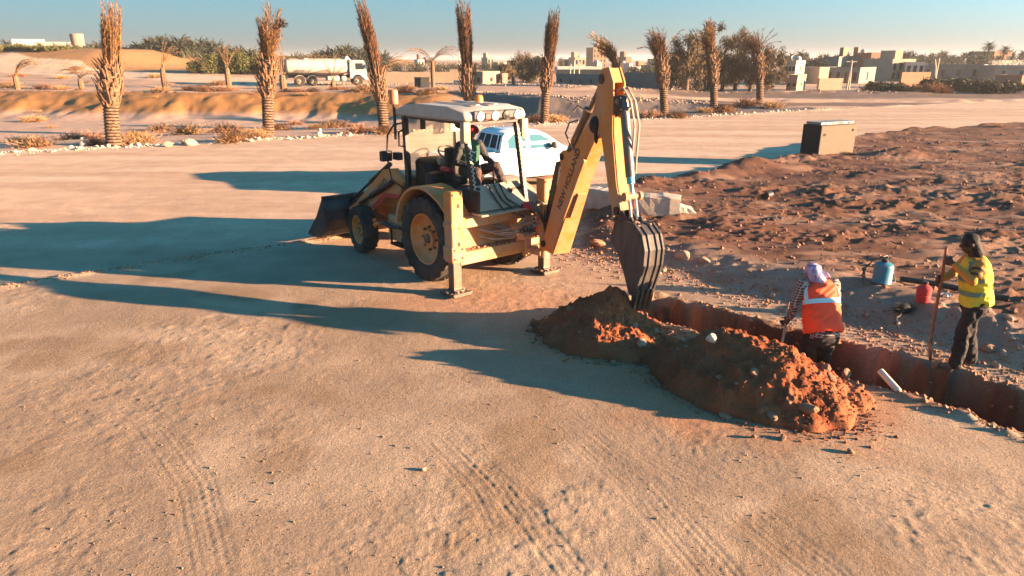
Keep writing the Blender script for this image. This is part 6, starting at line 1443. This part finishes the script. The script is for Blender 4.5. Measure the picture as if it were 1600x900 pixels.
def feathery_tree(label, px, pbase, ytp, d, wid, seed, top_thin=True, m_='leafc', n=5200):
    rnd = random.Random(seed); p = at(px, pbase, d); z0 = gz(p.x, p.y); H = at(px, ytp, d).z-z0
    o = thing('feathery_tree', label, 'tree', (p.x, p.y, z0-.1), rnd.uniform(0, 6), 'feathery trees beyond the far road')
    m = MB(); m.tube([(0, 0, 0), (.1, 0, H*.3), (-.1, .1, H*.65), (.05, .0, H*.97)], [.28, .2, .12, .02], 7)
    bl = []
    for k in range(13):
        t = rnd.uniform(.18, .9); a = rnd.uniform(0, 6.28); q = Vector((math.cos(a), math.sin(a), rnd.uniform(.5, 1.0)))*wid*rnd.uniform(.4, .8)*(1.1-.7*t); b = Vector((0, .05, H*t)); e = b+q; m.tube([b, b.lerp(e, .5)+Vector((0, 0, -.1)), e], [.09, .06, .02], 5)
        bl.append((e.x, e.y, e.z, wid*.34*(1.15-.55*t), wid*.34*(1.15-.55*t), wid*.42*(1.15-.4*t)))
    bl += clumpy(rnd, (0, 0, H*.36), (wid*.62, wid*.62, H*.28), 14, wid*.18, wid*.34)
    for k in range(5): t = .72+.06*k; bl.append((rnd.uniform(-.3, .3), rnd.uniform(-.3, .3), H*t, wid*.22*(1.5-t), wid*.22*(1.5-t), H*.06))
    m.build('trunk', M['bark2'], o, 60); leafmass('crown', bl, n, .17, M[m_], o, seed, 1.9, .1)
    return o
for a in (('broad feathery brown tree at the left of the clump', 1072, 141, 52, 86, 3.0, 1), ('tallest feathery tree rising above the clump', 1106, 141, 33, 97, 2.6, 2), ('feathery tree between the tallest one and the thin-topped one', 1128, 142, 62, 94, 2.8, 3), ('thin-topped feathery tree right of the tallest', 1148, 142, 42, 96, 2.5, 4), ('rounded feathery tree at the middle right of the clump', 1172, 142, 66, 93, 3.1, 5), ('low rounded tree at the right end of the clump', 1200, 143, 82, 91, 2.9, 6), ('low bushy tree at the left end of the clump', 1048, 141, 80, 95, 2.6, 7), ('low dark tree filling the middle of the clump', 1100, 143, 88, 92, 3.3, 8)): feathery_tree(*a)
for a in (('grey-green feathery tree left of the slim palm', 812, 124, 88, 122, 3.2, 21), ('brown bushy tree at the foot of the slim palm', 832, 132, 98, 104, 3.0, 22), ('small brown tree behind the low hut', 792, 122, 104, 118, 2.0, 23)): feathery_tree(*a, n=3200)
def hedge(name, label, px0, px1, yb, yt, d, depth, seed, m_, n, cat='hedge', prof=None, size=.15, group=None):
    rnd = random.Random(seed); a, b = at(px0, yb, d), at(px1, yb, d); o = thing(name, label, cat, ((a.x+b.x)/2, d, 0), 0, group); W = (b.x-a.x)/2; bl = []; zc = gz((a.x+b.x)/2, d)
    m = MB()
    for k in range(26):
        u = rnd.uniform(-1, 1); px = px0+(px1-px0)*(u+1)/2; tp = at(px, yt+(prof(u)*(yb-yt) if prof else 0), d).z; x = u*W; z0 = gz((a.x+b.x)/2+x, d); h = max(.5, tp-z0); y = rnd.uniform(-depth, depth)
        bl.append((x, y, z0+h*.42, max(.6, W*.16), depth*.6, h*.55)); m.tube([(x, y, z0-.2), (x+.1, y, z0+h*.6)], [.08, .03], 5)
    kind(m.build('stems', M['bark2'], o), 'stuff'); leafmass('foliage', bl, n, size, M[m_], o, seed, 1.1, .55); return o
hedge('hedge', 'long dense green hedge at far left below the white wall', -30, 112, 98, 70, 128, 2.5, 1, 'leafg', 20000, prof=lambda u: .25*max(0, u)+.9*max(0, u-.7))
hedge('hedge', 'rounded green hedge in front of the palm grove', 310, 425, 116, 80, 112, 2.6, 2, 'leafg', 20000, prof=lambda u: .5*abs(u)**3)
hedge('bush_row', 'brown thicket behind the water tanker', 418, 525, 108, 84, 125, 2.5, 3, 'leafc', 7000, 'bushes')
hedge('bush_row', 'dark green bushes left of the leaning palm', 520, 600, 112, 92, 140, 2.5, 4, 'leafd', 5000, 'bushes')
hedge('bush_row', 'row of green trees behind the beige wall, left of centre', 618, 735, 118, 98, 165, 3, 5, 'leafd', 7000, 'trees')
hedge('bush_row', 'green garden trees behind the low hut', 738, 812, 114, 96, 175, 3, 6, 'leafd', 5000, 'trees')
hedge('bush_row', 'dark unkempt hedge at the right, left part behind the far road', 1438, 1530, 150, 122, 88, 1.6, 7, 'leafd', 14000, 'bushes', size=.15)
hedge('bush_row', 'dark palm scrub at the right edge behind the far road', 1525, 1625, 151, 128, 86, 1.6, 8, 'leafd', 14000, 'bushes', size=.15)
hedge('bush_row', 'dark bushes at the foot of the timber poles', 1358, 1400, 148, 128, 92, 1.2, 9, 'leafd', 4000, 'bushes', size=.15)
hedge('bush_row', 'dark trees left of the feathery clump', 1008, 1040, 122, 90, 160, 3, 10, 'leafd', 3500, 'trees')
hedge('bush_row', 'dark green trees between the cream house and the big shaded house', 1258, 1290, 112, 88, 150, 3, 11, 'leafd', 4000, 'trees')
hedge('bush_row', 'dark garden trees behind the cream houses right of the timber poles', 1340, 1480, 114, 86, 168, 3, 31, 'leafd', 9000, 'trees')
hedge('bush_row', 'long dark tree belt behind the sheds at the right edge', 1455, 1640, 112, 84, 178, 3, 32, 'leafd', 12000, 'trees')
hedge('bush_row', 'dark scrub between the white terraces and the feathery trees', 985, 1045, 118, 102, 150, 2.5, 33, 'leafd', 5000, 'trees')
hedge('tree', 'dark cypress-like tree on the middle skyline', 874, 881, 105, 88, 210, 1.2, 12, 'leafd', 1600, 'tree')

# ------------------------------------------------------------------ houses and walls of the town
def house(label, px0, px1, yt, d, rz, m_, depth=7, rows=0, cols=0, door=False, name='house', cat='house', extra=None, zb=None, wz=(.55, 1.2), group=None):
    pm = (px0+px1)/2; p = at(pm, yt, d); z0 = gz(p.x, min(p.y, 300))-.4 if zb is None else zb; H = p.z-z0; W = (px1-px0)/FPX*math.hypot(d, p.x)*.97
    c, s = abs(math.cos(R(rz))), abs(math.sin(R(rz))); 
    Wl = max(1.0, (W-depth*s)/c) if W > depth*s+1 else W/c*.7; dp = depth if W > depth*s+1 else max(1, W*.3/max(s, .2))
    o = thing(name, label, cat, (p.x, d, z0), R(rz), group)
    m = MB(); m.box((0, 0, H/2), (Wl, dp, H)); m.build('wall', M[m_], o)
    m = MB(); t = .18
    for x, y, sx, sy_ in ((0, -dp/2+t/2, Wl+.06, t+.06), (0, dp/2-t/2, Wl+.06, t+.06), (-Wl/2+t/2, 0, t+.06, dp-2*t), (Wl/2-t/2, 0, t+.06, dp-2*t)): m.box((x, y, H+.22), (sx, sy_, .50))
    rf = m.build('roof_parapet', M[m_], o)
    for r_ in range(rows):
        for k in range(cols):
            x = Wl*((k+.5)/cols-.5); z = .4+(H-.5)*(r_+.55)/rows
            m = MB(); m.box((x, -dp/2-.01, z), (wz[0], .08, wz[1])); w = m.build('window', M['wind'], o)
            m = MB(); m.box((x, -dp/2-.03, z-wz[1]/2-.06), (wz[0]+.2, .16, .08)); m.build('sill', M[m_], w)
    if rows:
        m = MB(); m.box((Wl/2+.01, 0, .4+(H-.5)*(rows-.45)/rows), (.08, wz[0], wz[1])); m.build('window', M['wind'], o)
    if door: m = MB(); m.box((Wl*.28, -dp/2-.02, 1.3), (1.0, .08, 2.1)); m.build('door', M['doorm'], o)
    if extra:
        for k, (kind_, u) in enumerate(extra):
            m = MB(); x = Wl*u
            if kind_ == 'tank': m.lathe([(.001, 0), (.5, 0), (.55, .1), (.55, .9), (.3, 1.1), (.001, 1.15)], o=(x, .5, H), n=14, cap=False); m.build('water_tank', M['ren3'], rf, 50)
            elif kind_ == 'room': m.box((x, .8, H+1.1), (Wl*.3, dp*.5, 2.2)); m.build('roof_room', M['ren4'], rf)
            elif kind_ == 'wroom': m.box((x, .8, H+1.0), (Wl*.34, dp*.5, 2.0)); m.build('roof_room', M['ren2'], rf)
            elif kind_ == 'dish': m.lathe([(.001, 0), (.3, .06), (.5, .2)], o=(x, 0, H+.8), ax=(.5, -.8, .3), n=12, cap=False); m.tube([(x, 0, H), (x, 0, H+.8)], .04, 5); m.build('dish', M['ren3'], rf, 60)
    return o
H_ = house
# left skyline
H_('low white house on the far left skyline', 25, 64, 64, 235, 25, 'ren3', 6, 1, 2, zb=5.5)
H_('long white boundary wall on the far left skyline', 62, 120, 68, 228, 8, 'ren3', .5, name='boundary_wall', cat='wall', zb=5.5)
# middle left
H_('long beige boundary wall left of the low hut', 566, 706, 118, 101, 8, 'ren1', .4, name='boundary_wall', cat='wall')
H_('beige boundary wall behind the low hut', 704, 803, 113, 118, 5, 'ren1', .4, name='boundary_wall', cat='wall')
H_('low sand-coloured hut with its left side in shade', 741, 780, 117, 96, -32, 'ren1', 4, 1, 1, wz=(.5, .5), name='hut', cat='hut')
H_('small cream gate hut right of the low hut', 782, 793, 120, 97, 15, 'ren2', 2, name='hut', cat='hut')
H_('white villa with a red roof on the middle-left skyline', 646, 664, 95, 260, 20, 'ren3', 6, 1, 2, extra=[('room', 0)])
H_('cream villa behind the upright shaggy palm', 752, 772, 92, 260, 20, 'ren2', 7, 2, 2, extra=[('wroom', -.2)])
H_('white low house right of the cream villa', 770, 796, 99, 250, 15, 'ren3', 7, 1, 3)
H_('brown house right of the white low house', 792, 806, 97, 240, 18, 'ren4', 6, 1, 2)
H_('bright white cube house left of the slim palm', 837, 850, 90, 220, 10, 'ren3', 6, 2, 2)
H_('small cream house below the white cube house', 822, 838, 105, 170, 20, 'ren2', 5, 1, 2)
# centre town
H_('grey block left of the cream house in the middle of town', 881, 892, 95, 230, -30, 'bluew', 6, 2, 1)
H_('cream two-storey house in the middle of town', 890, 913, 92, 225, 12, 'ren2', 7, 2, 3, extra=[('wroom', -.2), ('tank', .3)])
H_('long white-roofed depot in the middle of town', 866, 936, 107, 175, 4, 'ren3', 9, 1, 8, name='depot', cat='depot', wz=(1.6, 1.1))
H_('pinkish tower block behind the swept palm', 918, 946, 76, 330, 14, 'ren4', 9, 4, 4, extra=[('room', .1)])
H_('white houses block right of the depot', 916, 942, 99, 235, -20, 'bluew', 7, 1, 3, extra=[('tank', .2)])
H_('shaded grey-green compound wall below the depot', 872, 962, 121, 99, -38, 'bluew', .5, 1, 6, name='boundary_wall', cat='wall', wz=(.35, .5))
H_('terracotta house above the white terraces', 967, 984, 91, 250, 16, 'ren4', 7, 1, 2, extra=[('room', -.15)])
H_('white terrace house under the terracotta house', 968, 986, 101, 215, 20, 'ren3', 7, 1, 3, extra=[('tank', -.3)])
H_('small terracotta house right of the white terraces', 994, 1004, 98, 230, 20, 'ren4', 5, 1, 2)
H_('white flat-roofed shed in the middle of town', 984, 1008, 107, 190, -28, 'ren3', 6, 1, 2, name='shed', cat='shed')
H_('cream house cluster left of the ragged palm', 1006, 1033, 105, 180, 18, 'ren2', 8, 2, 3, extra=[('wroom', .2), ('tank', -.3)])
H_('low terracotta house left of the ragged palm', 1010, 1026, 115, 160, 12, 'ren4', 5, 1, 2)
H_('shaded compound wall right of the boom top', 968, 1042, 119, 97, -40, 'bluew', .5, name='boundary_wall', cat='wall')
# right town
H_('cream two-storey house with a shaded grey side', 1222, 1264, 99, 118, -35, 'ren2', 6, 2, 3, extra=[('dish', -.2), ('tank', .1)], wz=(.4, .7))
H_('sloping cream stair wing right of the two-storey house', 1262, 1288, 109, 122, 18, 'ren2', 4, name='house', cat='house')
H_('low shaded wall building in front of the two-storey house', 1224, 1266, 122, 95, -34, 'ren1', 5, 1, 2, wz=(.35, .45))
H_('beige boundary wall in front of the shaded house', 1278, 1316, 128, 96, 14, 'ren1', .4, name='boundary_wall', cat='wall')
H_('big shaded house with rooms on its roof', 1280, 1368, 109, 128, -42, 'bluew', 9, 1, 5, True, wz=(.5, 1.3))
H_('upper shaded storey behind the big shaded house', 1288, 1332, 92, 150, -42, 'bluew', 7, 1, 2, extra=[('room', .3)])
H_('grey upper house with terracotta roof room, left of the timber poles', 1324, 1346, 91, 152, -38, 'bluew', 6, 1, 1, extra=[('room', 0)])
H_('terracotta and cream house right of the timber poles', 1345, 1366, 86, 150, 8, 'ren4', 6, 2, 2, extra=[('tank', -.3)])
H_('cream house right of the terracotta one', 1366, 1412, 96, 140, 12, 'ren2', 8, 2, 4, extra=[('wroom', .2)])
H_('white house farther right along the far road', 1406, 1450, 101, 135, -25, 'ren3', 8, 2, 3)
H_('sunlit beige garden wall along the far road', 1408, 1452, 118, 104, 12, 'ren4', .4, name='boundary_wall', cat='wall')
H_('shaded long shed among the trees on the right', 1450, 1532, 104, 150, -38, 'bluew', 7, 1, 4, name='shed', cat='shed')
H_('terracotta house on the right skyline', 1531, 1566, 83, 210, 14, 'ren4', 8, 2, 3)
H_('long pale wall below the terracotta house', 1550, 1640, 97, 190, 6, 'ren3', .5, name='boundary_wall', cat='wall')
H_('long grey shed at the right edge', 1552, 1640, 106, 140, -12, 'bluew', 8, 1, 4, name='shed', cat='shed')
H_('small beige hut among the dark bushes at right', 1570, 1598, 122, 105, 18, 'ren4', 4, 1, 1, name='hut', cat='hut')
# round water tower on the left skyline
p = at(119, 53, 215); zb_ = 3.0; o = thing('water_tower', 'round grey concrete water tower on the left skyline', 'water tower', (p.x, 215, zb_)); h = p.z-zb_
m = MB(); m.lathe([(1.25, 0), (1.25, h-3.2), (1.7, h-3.1)], n=20, cap=True); m.build('tower_shaft', M['bluew'], o, 40)
m = MB(); m.lathe([(1.72, h-3.2), (1.82, h-.1), (1.82, h), (1.3, h+.05), (.001, h+.1)], n=24, cap=False); m.build('tank_drum', M['ren1'], o, 40)
p = at(541, 88, 120); o = thing('roof_vent', 'slim white tank standing behind the tanker', 'water tank', (p.x, 120, gz(p.x, 120))); h = p.z-o.location.z
m = MB(); m.lathe([(.001, h-2.0), (.65, h-2.0), (.65, h-.5), (.3, h-.1), (.25, h), (.001, h+.05)], n=16, cap=False); m.build('tank_shell', M['ren3'], o, 40)
m = MB(); [m.tube([(sx*.5, sy_*.5, 0), (sx*.45, sy_*.45, h-1.95)], .07, 6) for sx in (-1, 1) for sy_ in (-1, 1)]; m.build('stand', M['pole'], o)
# poles
def pole(label, px0, yb, px1, yt, d, arms=True):
    a, b = at(px0, yb, d), at(px1, yt, d); o = thing('utility_pole', label, 'pole', a, 0, 'timber poles in the town'); m = MB(); q = b-a; m.tube([(0, 0, -1.5), q*.5, q], [.13, .11, .09], 7); m.build('shaft', M['pole'], o, 60)
    if arms: m = MB(); m.box(q*.95, (1.4, .1, .1)); m.build('cross_arm', M['pole'], o)
for a in (('left of the two crossing timber poles', 1322, 140, 1332, 96, 98, False), ('right of the two crossing timber poles, with an arm', 1327, 140, 1331, 94, 98), ('leaning pale pole near the dark hedge', 1458, 140, 1468, 90, 95, False), ('forked pale pole near the dark hedge', 1463, 120, 1461, 92, 95, False), ('thin tall pole right of the depot', 896, 122, 898, 94, 130, False), ('second thin pole in front of the depot', 904, 122, 906, 96, 130, False), ('third thin pole in front of the depot', 890, 124, 892, 100, 128, False), ('tall thin mast behind the upright shaggy palm', 717, 118, 717, 80, 190, False)): pole(*a)
# barrel on the far road, white trestle by the kerb
p = at(803, 137, 92); o = thing('item', 'small dark barrel standing at the far side of the terrace road', 'item', (p.x, 92, gz(p.x, 92)))  # unclear small dark upright thing, given the shape of a drum
m = MB(); m.lathe([(.001, 0), (.28, 0), (.30, .3), (.27, .31), (.30, .33), (.30, .6), (.28, .88), (.001, .9)], n=16, cap=False); m.build('item_shell', M['dun'], o, 40); m = MB(); m.lathe([(.29, .86), (.31, .9), (.29, .93), (.001, .91)], n=16, cap=False); m.build('item_cap', M['boxd'], o, 40)
p = at(1072, 143, 92); z = gz(p.x, 92); o = thing('white_trestle', 'small white trestle by the far kerb in front of the trees', 'trestle', (p.x, 92, z), R(10))
m = MB(); [m.tube(q, .06, 6) for q in ([(-.5, 0, 1.1), (-.1, 0, .9), (.5, 0, .85)], [(-.4, 0, 1.0), (-.6, .2, 0)], [(-.1, 0, .9), (-.1, -.2, 0)], [(.4, 0, .85), (.6, .2, 0)], [(.4, 0, .85), (.5, -.2, 0)])]; m.build('trestle_bars', M['ren3'], o, 60)

P = []
for i in range(1500): P.append((rg_.uniform(-28, 12), rg_.normal(93, 2.2)))
for i in range(1300): P.append((rg_.uniform(6, 75), rg_.normal(86, .8)))
for i in range(500): u = rg_.uniform(0, 1); P.append((-4+22*u, rg_.normal(72.5-9.5*min(1, u*2.4), .5)))
Z = zs(P); gravel('roadside_rubble', [(p[0], p[1], z, float(rg_.choice([.08, .12, .2], p=[.6, .3, .1]))) for p, z in zip(P, Z)], M['stone'], 9, 'rubble along the edges of the far road')
# ------------------------------------------------------------------ thin desert haze round the whole place
m = MB(); m.box((0, 0, 7.0), (7600, 7600, 20.0)); hz = bpy.data.materials.new('air'); hz.use_nodes = True; nt = hz.node_tree; nt.nodes.clear()
pv = nt.nodes.new('ShaderNodeVolumePrincipled'); pv.inputs['Density'].default_value = .0003; pv.inputs['Color'].default_value = (.86, .88, .88, 1); pv.inputs['Anisotropy'].default_value = .2
mo = nt.nodes.new('ShaderNodeOutputMaterial'); nt.links.new(pv.outputs[0], mo.inputs['Volume'])
ho = m.build('haze', hz); kind(ho, 'stuff'); ho['label'] = 'thin pale haze over the far town'
